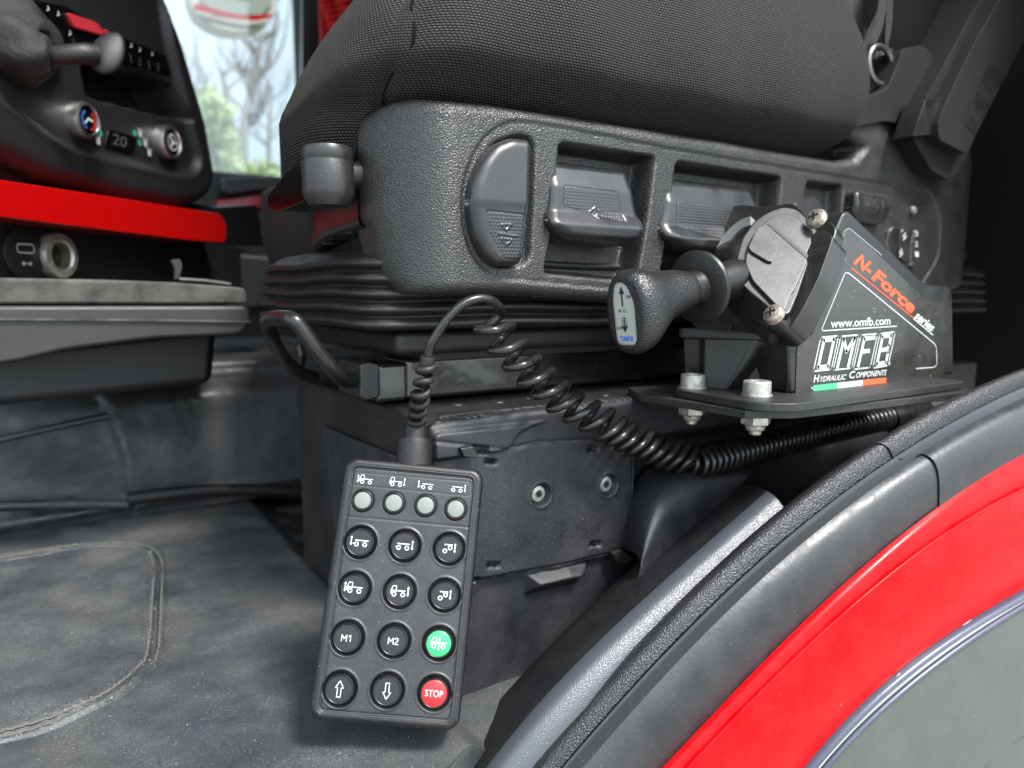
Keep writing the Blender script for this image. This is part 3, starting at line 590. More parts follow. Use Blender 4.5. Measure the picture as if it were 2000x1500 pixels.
# side panel: dense surface with pockets and bezel
PYs = .42; O = A_([0, PYs, 0])
PX0, PQW, PDR = .222, .046, .052
pdrop = lambda x: PDR*np.clip((PX0-np.asarray(x))/PQW, 0, 1.25)**2.1
def XZs(pts):
    out_ = []
    for u, v in pts:
        y = PYs
        for _ in range(30): p = PY(u, v, y); y = .7*y+.3*(PYs+float(pdrop(p[0])))
        out_.append(p[[0, 2]])
    return A_(out_)
lp = XZs([(716, 232), (708, 262), (709, 340), (718, 425), (735, 440), (750, 498), (770, 548), (800, 574)])
rp = XZ([(860, 577), (1000, 577), (1170, 590), (1400, 600), (1700, 610), (1900, 560), (2100, 520), (2300, 200), (2300, -200), (1960, -200), (1880, -60), (1830, 20), (1766, 92), (1754, 120), (1735, 170), (1682, 194), (1650, 256), (1690, 288), (1672, 308), (1640, 312), (1400, 270), (1100, 220), (950, 198), (870, 190)], PYs)
tp = XZs([(820, 188), (770, 197), (738, 213)])
pan = np.vstack([lp, rp, tp])
bez = roundpoly(XZ([(1040, 236), (985, 236), (936, 275), (908, 345), (901, 400), (908, 470), (935, 520), (980, 545), (1160, 562), (1780, 590), (1835, 500), (1838, 430), (1820, 375), (1685, 351), (1325, 292)], PYs), .012, 5)
pk1 = roundpoly(XZ([(1093, 275), (1284, 304), (1268, 430), (1246, 552), (1062, 535), (1084, 430)], PYs), .006, 5)
pk2 = roundpoly(XZ([(1322, 313), (1530, 344), (1512, 600), (1280, 600), (1306, 450)], PYs), .006, 5)
pk3 = roundpoly(XZ([(1578, 351), (1650, 361), (1645, 470), (1560, 470)], PYs), .005, 5)
dpx = [(1012, 258), (1040, 264), (1050, 282), (1046, 400), (1040, 505), (1026, 522), (975, 526), (948, 506), (926, 462), (917, 400), (922, 355), (940, 308), (966, 274)]
pkD = roundpoly(XZ(dpx, PYs), .004, 4)
xs = np.arange(.158, 1.15, .0012); zs = np.arange(pan[:, 1].min()-.003, .33, .0012); zs = np.arange(-.045, .40, .0014); X, Z = np.meshgrid(xs, zs)
d = sdf(X, Z, pan); db_ = sdf(X, Z, bez)
H = edge(d, .009)
H -= pdrop(X)
H -= .0012*ss(.0006, -.0010, db_)+.0010*np.exp(-((db_+.0002)/.0007)**2)
for pk, dep in ((pk1, .022), (pk2, .022), (pk3, .015), (pkD, .006)):
    H -= dep*ss(.0005, -.0045, sdf(X, Z, pk))
H -= 11*np.clip(X-.845, 0, .3)**2+.25*np.clip(Z-.14, 0, 1)*ss(.62, .75, X)
# ridge line above the bezel
hf('side_panel', O, EX, EZ, -EY, xs, zs, H, m_panel, seat, d=d, skirt=.02)
Vb, Fb = g_prism([A_([a, .475, c]) for a, c in roundpoly(XZ([(745, 260), (745, 400), (770, 500), (830, 555), (1850, 560), (1890, 500), (1800, 330), (1640, 320), (900, 210)], .475), .005, 3)], EY*.35); mk('seat_pan', Vb, Fb, m_dark, seat, smooth='angle')
# levers on the panel
def dots(X, Z, poly, pitch=.0026, h=.0005, r=.0008):
    m = sdf(X, Z, poly) < -.0008; row = np.floor(Z/(pitch*.87)); xx = (X+np.where(row % 2 > 0, pitch/2, 0)) % pitch-pitch/2; zz = (Z % (pitch*.87))-pitch*.435
    return np.where(m, h*np.clip(1-(xx*xx+zz*zz)/(r*r), 0, 1), 0)
def paddle(name, px, prof, y0, dotpx, rad=.006, step=.0006, mark=None, m=m_lever, rc=.004):
    out = roundpoly(XZ(px, PYs-.012), rc, 5); lo, hi = out.min(0), out.max(0)
    xs = np.arange(lo[0]-4*step, hi[0]+5*step, step); zs = np.arange(lo[1]-4*step, hi[1]+5*step, step); X, Z = np.meshgrid(xs, zs); d = sdf(X, Z, out)
    zt = np.interp(X, [lo[0], hi[0]], [prof[2], prof[3]]) if len(prof) > 2 else hi[1]
    t = (hi[1]-Z)/(hi[1]-lo[1]); H = np.interp(t, prof[0], prof[1])
    k = max(3, int(.0035/step)); ker = np.ones(k)/k; Hp = np.pad(H, ((k, k), (0, 0)), 'edge'); H = np.apply_along_axis(lambda c: np.convolve(c, ker, 'same'), 0, Hp)[k:-k]
    H = H+edge(d, rad)
    if dotpx:
        dp = roundpoly(XZ(dotpx, PYs-.016), .002, 4); dd_ = sdf(X, Z, dp); H += dots(X, Z, dp)-.0004*np.exp(-(dd_/.0005)**2)-.0003*(dd_ < 0)
    if mark is not None:
        for ml in mark: H += .0007*np.exp(-(dline(X, Z, XZ(ml, PYs-.016))/.0006)**4)
    return hf(name, A_([0, y0, 0]), EX, EZ, -EY, xs, zs, H, m, seat, d=d, skirt=.012)
paddle('height_lever', [(1004, 266), (1040, 270), (1045, 285), (1040, 400), (1032, 505), (1022, 518), (978, 520), (955, 502), (934, 460), (925, 400), (930, 355), (947, 312), (972, 280)],
       ([0, .5, .56, 1], [.011, .012, .011, .009]), PYs, [(958, 409), (1036, 418), (1028, 508), (994, 505), (966, 455)], rad=.007,
       mark=[[(988, 437), (1008, 437), (998, 449), (988, 437)], [(982, 455), (1021, 460)], [(988, 464), (1010, 467), (999, 478), (988, 464)]])
paddle('slide_lever', [(1096, 294), (1255, 322), (1262, 400), (1272, 440), (1256, 476), (1225, 481), (1120, 469), (1086, 442), (1082, 425), (1090, 400)],
       ([0, .12, .35, .62, .78, .9, 1], [-.012, .000, .006, .007, .014, .013, .008]), PYs+.004, [(1127, 357), (1233, 371), (1240, 432), (1222, 428), (1124, 400)], rad=.007,
       mark=[[(1175, 410), (1186, 401), (1186, 408), (1198, 410)], [(1175, 410), (1188, 424), (1188, 416)]])
paddle('tilt_lever', [(1324, 332), (1500, 358), (1508, 420), (1512, 470), (1495, 500), (1460, 505), (1350, 490), (1312, 462), (1308, 440), (1318, 400)],
       ([0, .12, .35, .62, .78, .9, 1], [-.012, .000, .006, .007, .014, .013, .008]), PYs+.004, [(1349, 388), (1460, 402), (1462, 470), (1440, 470), (1346, 440)], rad=.007)
paddle('small_lever', [(1576, 368), (1630, 376), (1636, 430), (1625, 470), (1575, 462), (1570, 420)], ([0, .15, .5, 1], [-.008, .002, .006, .006]), PYs+.004, None, rad=.005, step=.001)
ru = [(1695, 372), (1742, 380), (1738, 436), (1688, 432), (1672, 425), (1678, 372)]
rk = paddle('rocker_switch', [(1682, 368), (1744, 378), (1740, 432), (1728, 440), (1680, 432), (1673, 420), (1676, 378)], ([0, .1, .5, 1], [.006, .010, .012, .007]), PYs, [(1699, 382), (1735, 388), (1731, 426), (1696, 421)], rad=.004, step=.0008, m=m_house,
       mark=[[(1706, 395), (1724, 398), (1722, 414), (1704, 411), (1706, 395)]])
cc = PY(1782, 411, PYs); lathe('memory_lamp', [(.0042, -.002), (.0042, .0015), (.003, .003), (0, .0035)], cc, -EY, m_lens, seat, n=20)
for px, lab in (([(1764, 440), (1778, 442), (1776, 480), (1766, 505), (1752, 500), (1752, 470), (1756, 448)], 'a'), ([(1784, 444), (1799, 447), (1800, 478), (1792, 512), (1778, 508), (1776, 470), (1779, 450)], 'b'), ([(1806, 446), (1818, 449), (1818, 470), (1808, 518), (1796, 522), (1799, 480)], 'c')):
    paddle('heater_switch', px, ([0, .5, 1], [.003, .0015, .004]), PYs, None, rad=.0025, step=.0008, m=m_house if lab != 'c' else m_panel, rc=.003)
for s_, (u, v) in (('3', (1789, 456)), ('2', (1789, 476)), ('1', (1790, 496))):
    text('switch_number', s_, PY(u-3, v+5, PYs-.0062), PY(u+4, v+6, PYs-.0062), PY(u-3, v-5, PYs-.0062), .0002, m_whitey, seat)
for u, v in ((1767, 462), (1760, 494)):
    flat('switch_symbol', [line2([[-.002, -.0035], [.003, .0005]], .0016), line2([[-.003, 0], [.001, .0035]], .0016), disc2((0, -.001), .0012, 8)], PY(u, v, PYs-.0065), EX, EZ, -EY, 0, m_whitey, seat)
# front cover (faces the windscreen) with recess, knob and front handle
XC = .176
ys_ = np.arange(.480, .80, .002); zs = np.arange(-.01, .16, .002); Yg, Zg = np.meshgrid(ys_, zs)
fo = A_([PX(u, v, XC)[[1, 2]] for u, v in [(722, 236), (640, 286), (600, 312), (560, 352), (540, 395), (534, 440), (538, 512), (560, 506), (640, 465), (728, 436)]])
fr = roundpoly(A_([PX(u, v, XC)[[1, 2]] for u, v in [(612, 398), (556, 410), (556, 472), (612, 452)]]), .008, 4)
d = sdf(Yg, Zg, fo); H = edge(d, .006)-.03*ss(0, -.006, sdf(Yg, Zg, fr))-1.1*np.clip(Yg-.56, 0, 1)**1.7
hf('front_cover', A_([XC, 0, 0]), EY, EZ, -EX, ys_, zs, H, m_lever, seat, d=d)
V, Fc = g_prism([A_([XC+.03, y, z]) for y, z in [(.46, .0), (.74, .02), (.74, .11), (.46, .11)]], EX*.3); mk('front_frame', V, Fc, m_dark, seat)
c = PX(641, 337, .157); r_ = .0172
kb = lathe('turn_knob', [(r_*.75, -.022), (r_*.97, -.016), (r_*1.0, -.0125), (r_*1.0, .006), (r_*.985, .0065), (r_*.985, .0075), (r_*1.0, .008), (r_*1.0, .0135), (r_*.94, .016), (r_*.2, .0165)], c, EZ, m_house, seat, n=64)
lathe('knob_stem', [(.0095, 0), (.0095, .03)], c+EX*.008, EX, m_house, kb, n=32)
P = [PX(u, v, .152) for u, v in [(522, 383), (560, 333), (574, 325), (600, 323), (604, 372), (596, 392), (548, 412), (524, 408)]]
prism('front_handle', roundpoly(P, .003, 4), EX*.022, m_gloss, seat, bevel=.005)
# bellows
pth = roundpoly(A_([[.34, .86], [.165, .74], [.160, .60], [.178, .462], [.26, .442], [.95, .442]]), [0, .05, .03, .02, .04, 0], 12); pth = resample(pth, 200)
Tn = np.gradient(pth, axis=0); Tn /= np.linalg.norm(Tn, axis=1)[:, None]; Nn = np.stack([-Tn[:, 1], Tn[:, 0]], 1); Nn *= -1
if ((pth-A_([.5, .65]))*Nn).sum() < 0: Nn *= -1
prof = []
for k in range(5):
    z0 = .0235-k*.0104
    for a in np.linspace(0, math.pi, 9)[: 8]: prof.append((.0098*math.sin(a)**.7+.0012*k-.008, z0-.0104*a/math.pi))
prof = [(-.05, .034), (-.03, .032), (-.012, .028)]+prof+[(-.02, -.0285)]
rings = [np.c_[pth+Nn*(o_*(1+0*0)), np.full(len(pth), z)] for o_, z in prof]
Vv = np.vstack(rings); n_ = len(pth); Fc = [(j*n_+i, (j+1)*n_+i, (j+1)*n_+i+1, j*n_+i+1) for j in range(len(prof)-1) for i in range(n_-1)]
Vv[:, 2] += .0008*np.sin(Vv[:, 0]*40+Vv[:, 1]*50)
mk('bellows', Vv, Fc, m_bellow, seat)
box('suspension_tray', (.195, .462, -.046), (.92, .80, -.0285), m_bellow, seat, bevel=.006)
box('suspension_foot', (.225, .475, -.052), (.88, .78, -.045), m_boxd, seat, bevel=.001)
# slide rail and pull bar
RY = .497
xr0 = PY(795, 730, RY)[0]
box('slide_rail', (xr0, RY, -.0835), (.95, RY+.05, -.0515), m_rail, seat, bevel=.004)
box('rail_front', (PY(738, 740, RY)[0], RY+.002, -.084), (xr0+.002, RY+.045, -.0545), m_rail, seat, bevel=.004)
ec = PY(722, 742, RY); prism('rail_cap', roundpoly(pyp([(704, 712), (722, 706), (742, 712), (742, 778), (712, 784), (704, 775)], RY-.003), .002), EY*.05, m_house, seat, bevel=.002)
P = cr([PY(704, 742, RY+.012), PY(672, 742, .50), PY(650, 722, .49), PY(620, 685, .487), PY(585, 637, .487), PY(572, 625, .49), PY(560, 621, .50), PY(535, 622, .53), PY(522, 628, .56)], 8)
br = tube('pull_bar', P, .0055, m_cord, seat, 16)
P = cr([PY(522, 628, .56), PY(527, 648, .58), PY(548, 690, .59), (PY(578, 722, .60)), PY(615, 738, .61)], 8); tube('bar_far_leg', P, .0055, m_cord, br, 14)
lathe('rail_bolt', [(.011, 0), (.011, .004), (.008, .006), (0, .006)], PY(592, 692, .62), -EX, m_house, seat, n=6)
# rear bracket cover, recliner handle
prism('bracket_cover', roundpoly(pyp([(1646, 254), (1678, 196), (1733, 173), (1757, 117), (1762, 95), (1805, 88), (1824, 110), (1822, 138), (1764, 243), (1729, 236)], .416), .008, 5), EY*.05, m_side, seat, bevel=.007)
hr = .40
rh = prism('recline_handle', roundpoly(pyp([(1896, 31), (1807, 195), (1783, 268), (1795, 290), (1819, 332), (1850, 350), (1868, 341), (1890, 303), (1903, 270), (1963, 152), (2010, 60), (2070, -60), (1950, -60)], hr), .005, 5), EY*.05, m_side, seat, bevel=.006, seg=4)
V = roundpoly(pyp([(1807, 195), (1851, 188), (1830, 240), (1828, 262), (1783, 266)], hr-.008), .002, 4); prism('release_button', V, EY*.02, m_house, rh, bevel=.003)
prism('handle_face', roundpoly(pyp([(1853, 188), (1832, 240), (1834, 272), (1888, 301), (1902, 272), (1963, 152), (2000, 80), (2050, -40), (1975, -40), (1905, 80)], hr-.014), .005, 5), EY*.03, m_side, rh, bevel=.007, seg=4)
gp = roundpoly(XZ([(1935, 125), (1962, 152), (1905, 262), (1885, 242)], hr-.015), .003, 4); lo, hi = gp.min(0), gp.max(0)
gxs = np.arange(lo[0], hi[0], .0008); gzs = np.arange(lo[1], hi[1], .0008); X, Z = np.meshgrid(gxs, gzs); dg_ = sdf(X, Z, gp)
hf('grip_patch', A_([0, hr-.0143, 0]), EX, EZ, -EY, gxs, gzs, .0003+dots(X, Z, gp, .003, .0006, .0011), m_house, rh, mask=dg_ < 0)
# seat belt with anchor
sb = T('seat_belt', 'folded grey seat belt webbing hanging to its anchor ring beside the cushion', 'seat belt', PY(1720, 150, .44))
def strap(name, path, wid, tw, m=m_belt, th=.0012):
    P = cr(path, 10); n = len(P); Tn, E1, E2 = pframes(P); V = []; uv = []; s = np.r_[0, np.cumsum(np.linalg.norm(np.diff(P, axis=0), axis=1))]
    for i in range(n):
        a = np.interp(i/(n-1), np.linspace(0, 1, len(tw)), tw); wv = np.interp(i/(n-1), np.linspace(0, 1, len(wid)), wid); dvec = math.cos(a)*nrm(np.cross(Tn[i], EY))+math.sin(a)*EY
        for t in np.linspace(-1, 1, 9): V.append(P[i]+dvec*wv/2*t+EY*.002*math.cos(t*2.5)); uv.append((t*wv/2, s[i]))
    Fc = [(i*9+j, i*9+j+1, (i+1)*9+j+1, (i+1)*9+j) for i in range(n-1) for j in range(8)]
    o = mk(name, V, Fc, m, sb, uv=A_(uv)); q = o.modifiers.new('s', 'SOLIDIFY'); q.thickness = th; return o
strap('webbing', [PY(1665, -60, .44), PY(1668, 40, .44), PY(1690, 120, .445), PY(1715, 165, .45)], [.034, .034, .026, .018], [0, .1, .2, .3])
strap('webbing', [PY(1722, -60, .425), PY(1716, 30, .425), PY(1695, 85, .428), PY(1700, 120, .43)], [.018, .018, .014, .010], [.3, .2, -.3, 0])
strap('webbing', [PY(1735, -60, .43), PY(1732, 40, .43), PY(1728, 90, .43), PY(1738, 118, .435)], [.016, .015, .014, .018], [.2, .2, .4, .2])
P = [PY(1720+23*math.cos(a)*1.0+5*math.sin(a), 128+38*math.sin(a), .425) for a in np.linspace(0, 2*math.pi, 36)]
tube('anchor_ring', P, .0028, m_dsteel, sb, 12)
P = roundpoly(pyp([(1702, 70), (1740, 75), (1757, 100), (1752, 125), (1722, 170), (1700, 185), (1685, 150)], .45), .006, 5); prism('anchor_cover', P, EY*.02, m_house, sb, bevel=.006)
# ================================================================== PEDESTAL under the seat
ped = T('seat_pedestal', 'black plastic pedestal box carrying the seat with a screwed side cover', 'seat base', (.3, .5, FZ))
BY = .422
bo = roundpoly(XZ([(838, 832), (870, 824), (968, 811), (1243, 779), (1500, 752), (1900, 720), (1900, 1000), (1500, 1500), (800, 1500), (842, 1300)], BY), .004, 4)
cover = roundpoly(XZ([(842, 862), (990, 878), (1050, 866), (1150, 860), (1234, 886), (1232, 1010), (1228, 1070), (1160, 1085), (1100, 1100), (926, 1132), (840, 1150)], BY), .003, 4)
uppr = roundpoly(XZ([(842, 850), (852, 842), (1078, 820), (1035, 833), (1008, 850), (993, 878), (842, 900)], BY), .003, 4)
slots = [[(918, 868), (952, 872), (950, 888), (916, 886)], [(945, 895), (970, 897), (969, 908), (944, 906)], [(1146, 870), (1168, 872), (1167, 883), (1145, 881)], [(950, 1097), (976, 1097), (975, 1109), (949, 1109)], [(1150, 1057), (1172, 1057), (1171, 1068), (1149, 1068)], [(918, 1128), (936, 1126), (935, 1140), (918, 1142)], [(1190, 1072), (1232, 1068), (1236, 1096), (1192, 1096)]]
fac = roundpoly(XZ([(1026, 1118), (1112, 1097), (1160, 1096), (1150, 1122), (1134, 1143), (1030, 1168)], BY), .002, 4)
xs = np.arange(.195, .85, .0011); zs = np.arange(-.29, -.078, .0011); X, Z = np.meshgrid(xs, zs); d = sdf(X, Z, bo)
H = edge(d, .005)
dc = sdf(X, Z, cover); H += .0015*ss(.0005, -.001, dc)-.0012*np.exp(-((dc-.0006)/.0008)**2)
H += .0040*ss(.0004, -.0022, sdf(X, Z, uppr))
H -= .016*ss(0, .006, X-PY(1236, 1000, BY)[0])*ss(-.115, -.13, Z)
H -= .012*ss(0, .05, -(Z-PY(1100, 1110, BY)[2]))*ss(.001, -.001, -dc*0-.002)*0
for s_ in slots: H -= .007*ss(.0003, -.0012, sdf(X, Z, XZ(s_, BY)))
zb = np.interp(X, *zip(*[tuple(PY(u, v, BY)[[0, 2]]) for u, v in [(880, 1150), (926, 1134), (1010, 1122), (1110, 1102), (1190, 1084), (1240, 1078)]]))
H -= .006*ss(0, .0015, zb-Z)*(X < PY(1240, 1000, BY)[0])
fd_ = sdf(X, Z, fac); H += .012*ss(.001, -.012, fd_)
for u, v in ((1055, 966), (1187, 947)):
    c = PY(u, v, BY); r_ = np.hypot(X-c[0], Z-c[2]); H -= .006*ss(.0088, .0075, r_); H += .0008*np.exp(-((r_-.0095)/.001)**2)
hf('side_cover', A_([0, BY, 0]), EX, EZ, -EY, xs, zs, H, m_box, ped, d=d)
for u, v in ((1055, 966), (1187, 947)):
    c = PY(u, v, BY)+A_([0, .006, 0]); s_ = lathe('screw', [(.0062, -.002), (.0062, .003), (.0056, .0038), (.0030, .0042), (.0028, .0018), (0, .0018)], c, -EY, m_zinc, ped, n=36)
    st = [((.0030 if k % 2 == 0 else .0018)*math.cos(k*math.pi/6), (.0030 if k % 2 == 0 else .0018)*math.sin(k*math.pi/6)) for k in range(12)]; flat('drive', [(A_(st), [tuple(range(12))])], c, EX, EZ, -EY, .0044, m_blackp, s_)
prism('clip', pyp([(900, 876), (925, 872), (932, 884), (932, 896), (906, 892)], BY-.010), EY*.012, m_house, ped, bevel=.0008)
prism('clip', pyp([(1196, 1080), (1216, 1074), (1236, 1090), (1228, 1102), (1206, 1100)], BY-.006), EY*.012, m_house, ped, bevel=.0008)
prism('clip', pyp([(916, 1142), (930, 1136), (944, 1150), (928, 1160), (914, 1158)], BY-.006), EY*.012, m_house, ped, bevel=.0008)
e1 = .2035
pp = [(.2035, BY+.018), (.189, .70), (.95, .70), (.95, BY+.018)]
V, Fc = g_prism([A_([x, y, -.086]) for x, y in pp], A_([0, 0, -.2])); mk('box_body', V, Fc, m_boxd, ped, smooth='angle', bevel=.004)
prism('recess_panel', [A_([e1-(y-BY)*.055-.0035, y, z]) for y, z in ((.445, -.12), (.62, -.12), (.60, -.22), (.46, -.25))], A_([.003, 0, 0]), m_box, ped, bevel=.001)
prism('corner_tab', [PZ(u, v, -.0845) for u, v in ((826, 812), (850, 806), (858, 812), (832, 822))], A_([0, 0, -.004]), m_flange, ped, bevel=.0005)
for u, v, r_ in ((892, 790, .006), (973, 785, .006), (1180, 772, .005), (1030, 778, .003)):
    lathe('rivet', [(r_, 0), (r_*.9, .0008), (r_*.3, .0012), (0, .0012)], PZ(u, v, -.0860), EZ, m_boxd, ped, n=24)
# ================================================================== DOOR SILL AND BODY
def yl(px, y0, y1, n=90):
    """polyline in the photo -> curve in space whose lateral position runs from y0 to y1"""
    px = np.asarray(px, float); s = np.r_[0, np.cumsum(np.linalg.norm(np.diff(px, axis=0), axis=1))]; s /= s[-1]
    dg_ = 4 if len(px) > 7 else 3; t_ = np.linspace(0, 1, 160); px = np.stack([np.polyval(np.polyfit(s, px[:, k_], dg_), t_) for k_ in (0, 1)], 1); s = t_
    return resample(A_([PY(u, v, y0+(y1-y0)*q) for (u, v), q in zip(px, s)]), n)
def band(name, A, B, bulge, m, par, k=7, drop0=None, drop1=None, **kw):
    rows = []
    if drop0 is not None: rows.append(A+np.asarray(drop0))
    for t in np.linspace(0, 1, k): rows.append(A+(B-A)*t+np.outer(np.full(len(A), math.sin(math.pi*t)), bulge))
    if drop1 is not None: rows.append(B+np.asarray(drop1))
    n = len(A); V = np.vstack(rows); Fc = [(j*n+i, j*n+i+1, (j+1)*n+i+1, (j+1)*n+i) for j in range(len(rows)-1) for i in range(n-1)]
    uv = np.stack([np.tile(np.arange(n)*.006, len(rows)), np.repeat(np.arange(len(rows))*.004, n)], 1)
    kw.setdefault('smooth', 'angle'); kw.setdefault('angle', 50); return mk(name, V, Fc, m, par, uv=uv, **kw)
S0 = yl([(800, 1590), (888, 1470), (1026, 1312), (1130, 1205), (1230, 1115), (1378, 988), (1444, 947)], .415, .402)
S1 = yl([(900, 1590), (985, 1484), (1120, 1307), (1285, 1164), (1395, 1065), (1483, 983), (1505, 964)], .334, .322)
S2 = yl([(960, 1590), (1040, 1490), (1175, 1335), (1318, 1208), (1450, 1092), (1538, 1007)], .323, .309)
T0 = yl([(945, 1590), (1030, 1490), (1165, 1335), (1305, 1205), (1430, 1085), (1520, 1000), (1605, 925), (1688, 868), (1810, 803), (1916, 757), (2000, 722), (2160, 670)], .338, .262)
T1 = yl([(1020, 1590), (1100, 1490), (1268, 1305), (1435, 1138), (1600, 992), (1730, 905), (1870, 818), (2000, 755), (2160, 695)], .318, .252)
T2 = yl([(1040, 1590), (1122, 1490), (1288, 1305), (1453, 1140), (1620, 995), (1745, 910), (1886, 820), (2000, 766), (2160, 706)], .314, .249)
G1 = yl([(1130, 1590), (1210, 1490), (1380, 1310), (1545, 1145), (1700, 1010), (1830, 920), (1950, 850), (2160, 760)], .306, .242)
R0 = yl([(1210, 1590), (1295, 1490), (1505, 1285), (1640, 1150), (1725, 1070), (1806, 1003), (1900, 945), (2000, 892), (2160, 815)], .296, .236)
R1 = yl([(1250, 1590), (1335, 1492), (1480, 1345), (1604, 1235), (1725, 1120), (1840, 1033), (1920, 990), (2000, 952), (2160, 890)], .288, .230)
R2 = yl([(1500, 1590), (1574, 1500), (1697, 1356), (1765, 1300), (1835, 1257), (1915, 1200), (2000, 1147), (2160, 1060)], .272, .222)
M1 = yl([(1530, 1590), (1600, 1500), (1720, 1368), (1790, 1310), (1860, 1262), (1930, 1216), (2000, 1170), (2160, 1085)], .266, .217)
M2 = yl([(1545, 1590), (1612, 1502), (1732, 1374), (1800, 1318), (1872, 1268), (1940, 1222), (2000, 1180), (2160, 1096)], .264, .215)
sl = T('door_sill', 'curved grained black door sill with rubber edge running up to the right', 'door sill', T1[45]-A_([0, 0, .1]))
band('sill_trim', T0, T1, A_([0, -.002, .006]), m_seal, sl, drop0=(0, .012, -.03))
band('rubber_edge', T1+A_([0, -.0002, -.0004]), T2, A_([0, -.0004, .0022]), m_seal2, sl, k=5, drop1=(0, -.001, -.012))
dz = A_([0, .001, -.006]); band('door_channel', T2+dz, R0+A_([0, .001, -.004]), A_([0, -.004, .0105]), m_chan, sl, k=12, drop0=(0, 0, -.01), drop1=(0, 0, -.02))
# overlapping channel end piece towards the rear
k0 = int(np.argmin([abs(((p@R)/(p@F))*FPX+1000-1800) for p in T2])); q0 = int(np.argmin([abs(((p@R)/(p@F))*FPX+1000-1838) for p in R0]))
a_ = resample((T2+dz)[k0:], 40); b_ = resample((R0+A_([0, .001, -.004]))[q0:], 40)
band('channel_overlap', a_+A_([0, -.001, .0012]), b_+A_([0, -.0012, .001]), A_([0, -.004, .0115]), m_chan, sl, k=12, drop1=(0, 0, -.006))
j = int(np.argmin([abs(((p@R)/(p@F))*FPX+1000-1740) for p in T1])); jj = int(np.argmin([abs(((p@R)/(p@F))*FPX+1000-1690) for p in T0]))
Pj = cr([T0[jj]+A_([0, 0, -.002]), T0[jj]*.7+T1[j]*.3+A_([0, -.002, .0058]), T0[jj]*.3+T1[j]*.7+A_([0, -.002, .0058]), T1[j]+A_([0, -.001, .0008]), T2[min(j+1, 89)]+A_([0, -.001, 0])], 6); tube('trim_joint', Pj, .0008, m_blackp, sl, 6)
st = T('step_cover', 'raised matt black cover strip with a chamfered end inside the door sill', 'cover strip', S0[50]-A_([0, 0, .06]))
S0e, S1e, S2e = S0, S1, S2
rows = [S0e+A_([0, .004, -.07]), S0e+A_([0, .001, -.004]), S0e, S0e*.75+S1e*.25+A_([0, 0, .0006]), S0e*.4+S1e*.6+A_([0, 0, .0008]), S0e*.12+S1e*.88+A_([0, 0, .0006]), S1e*.93+S2e*.07+A_([0, -.0006, -.0002]), S1e*.75+S2e*.25+A_([0, -.0022, -.0004]), S1e*.5+S2e*.5+A_([0, -.003, -.001]), S1e*.2+S2e*.8+A_([0, -.0022, -.0015]), S2e+A_([0, -.001, -.003]), S2e+A_([0, 0, -.03])]
n = len(S0); er = [rows[5]]+rows[6:11]; Ve = np.vstack([r_+A_([0, -.0003, .0003]) for r_ in er]); mk('strip_edge', Ve, [(j*n+i, j*n+i+1, (j+1)*n+i+1, (j+1)*n+i) for j in range(len(er)-1) for i in range(n-1)], m_edge, st)
V = np.vstack(rows); Fc = [(j*n+i, j*n+i+1, (j+1)*n+i+1, (j+1)*n+i) for j in range(len(rows)-1) for i in range(n-1)]
# end cap: bevelled nose
endr = A_([r_[-1] for r_ in rows]); c_ = endr[1:-1].mean(0); dirE = nrm(S1[-1]-S1[-6]); e1_ = endr+dirE*.002+(c_-endr)*.04+A_([0, 0, -.0006]); e2_ = endr+dirE*.004+(c_-endr)*.10+A_([0, 0, -.030])
k0 = len(V); m_ = len(endr); V = np.vstack([V, e1_, e2_]); last = [j*n+n-1 for j in range(m_)]
for i in range(m_-1): Fc += [(last[i], k0+i, k0+i+1, last[i+1]), (k0+i, k0+m_+i, k0+m_+i+1, k0+i+1)]
Fc.append(tuple(k0+m_+i for i in range(m_)))
mk('strip_body', V, Fc, m_strip, st, smooth='angle', angle=55)
# inner ramp between sill and pedestal, with carpet
Iq = yl([(965, 1590), (1045, 1490), (1178, 1335), (1320, 1208), (1450, 1090), (1530, 985), (1605, 925), (1688, 868), (1810, 803), (1916, 757), (2000, 722), (2160, 670)], .345, .268)+A_([0, .004, -.004])
In = Iq.copy(); In[:, 1] = BY+.03; In[:, 2] = np.maximum(Iq[:, 2]-.115, FZ-.03)
cp = band('carpet', Iq, In, A_([0, 0, -.045]), m_carpet, None, k=8); cp['kind'] = 'structure'
In2 = In.copy(); In2[:, 1] = .75; bb_ = band('rear_floor', In, In2, A_([0, 0, 0]), m_carpet, None, k=3); bb_['kind'] = 'structure'
# smooth duct cover right of the pedestal cover
dc_ = T('duct_cover', 'smooth black moulded cover between the pedestal and the sill', 'cover', PY(1330, 990, .42))
pa = yl([(1215, 1070), (1236, 990), (1240, 930), (1260, 905), (1330, 905), (1450, 915)], .428, .43, 40); pb = yl([(1245, 1130), (1290, 1050), (1340, 1010), (1380, 990), (1400, 980), (1440, 955)], .375, .39, 40)
band('duct_skin', pa, pb, A_([-.004, -.014, .010]), m_box, dc_, k=10, drop1=(0, 0, -.05))
bd = T('cab_body', 'glossy red cab body side below the door sill', 'truck body', R1[45]-A_([0, 0, .2]))
band('red_panel_edge', R0, R1, A_([0, -.001, .0022]), m_body, bd, k=8, drop0=(0, .002, -.02))
mid = R1*.9+R2*.1+A_([0, -.0005, -.0022])
red_o = band('red_panel', R1, R2, A_([0, -.004, .003]), m_body, bd, k=14)
rg = R1*.965+R2*.035+A_([0, -.0018, .0016]); tube('body_crease', resample(rg, 80), .0010, m_body, bd, 8)
mld_o = band('lower_moulding', R2+A_([0, .0005, -.0006]), M1, A_([0, -.0012, .0012]), m_trim, bd, k=6, drop0=(0, 0, -.01))
tube('moulding_bead', resample(M2, 120), .0021, m_trim, bd, 10)
Lo = M2.copy(); Lo = Lo+np.outer(np.linspace(1, 1, len(M2)), A_([.10, -.012, -.22]))
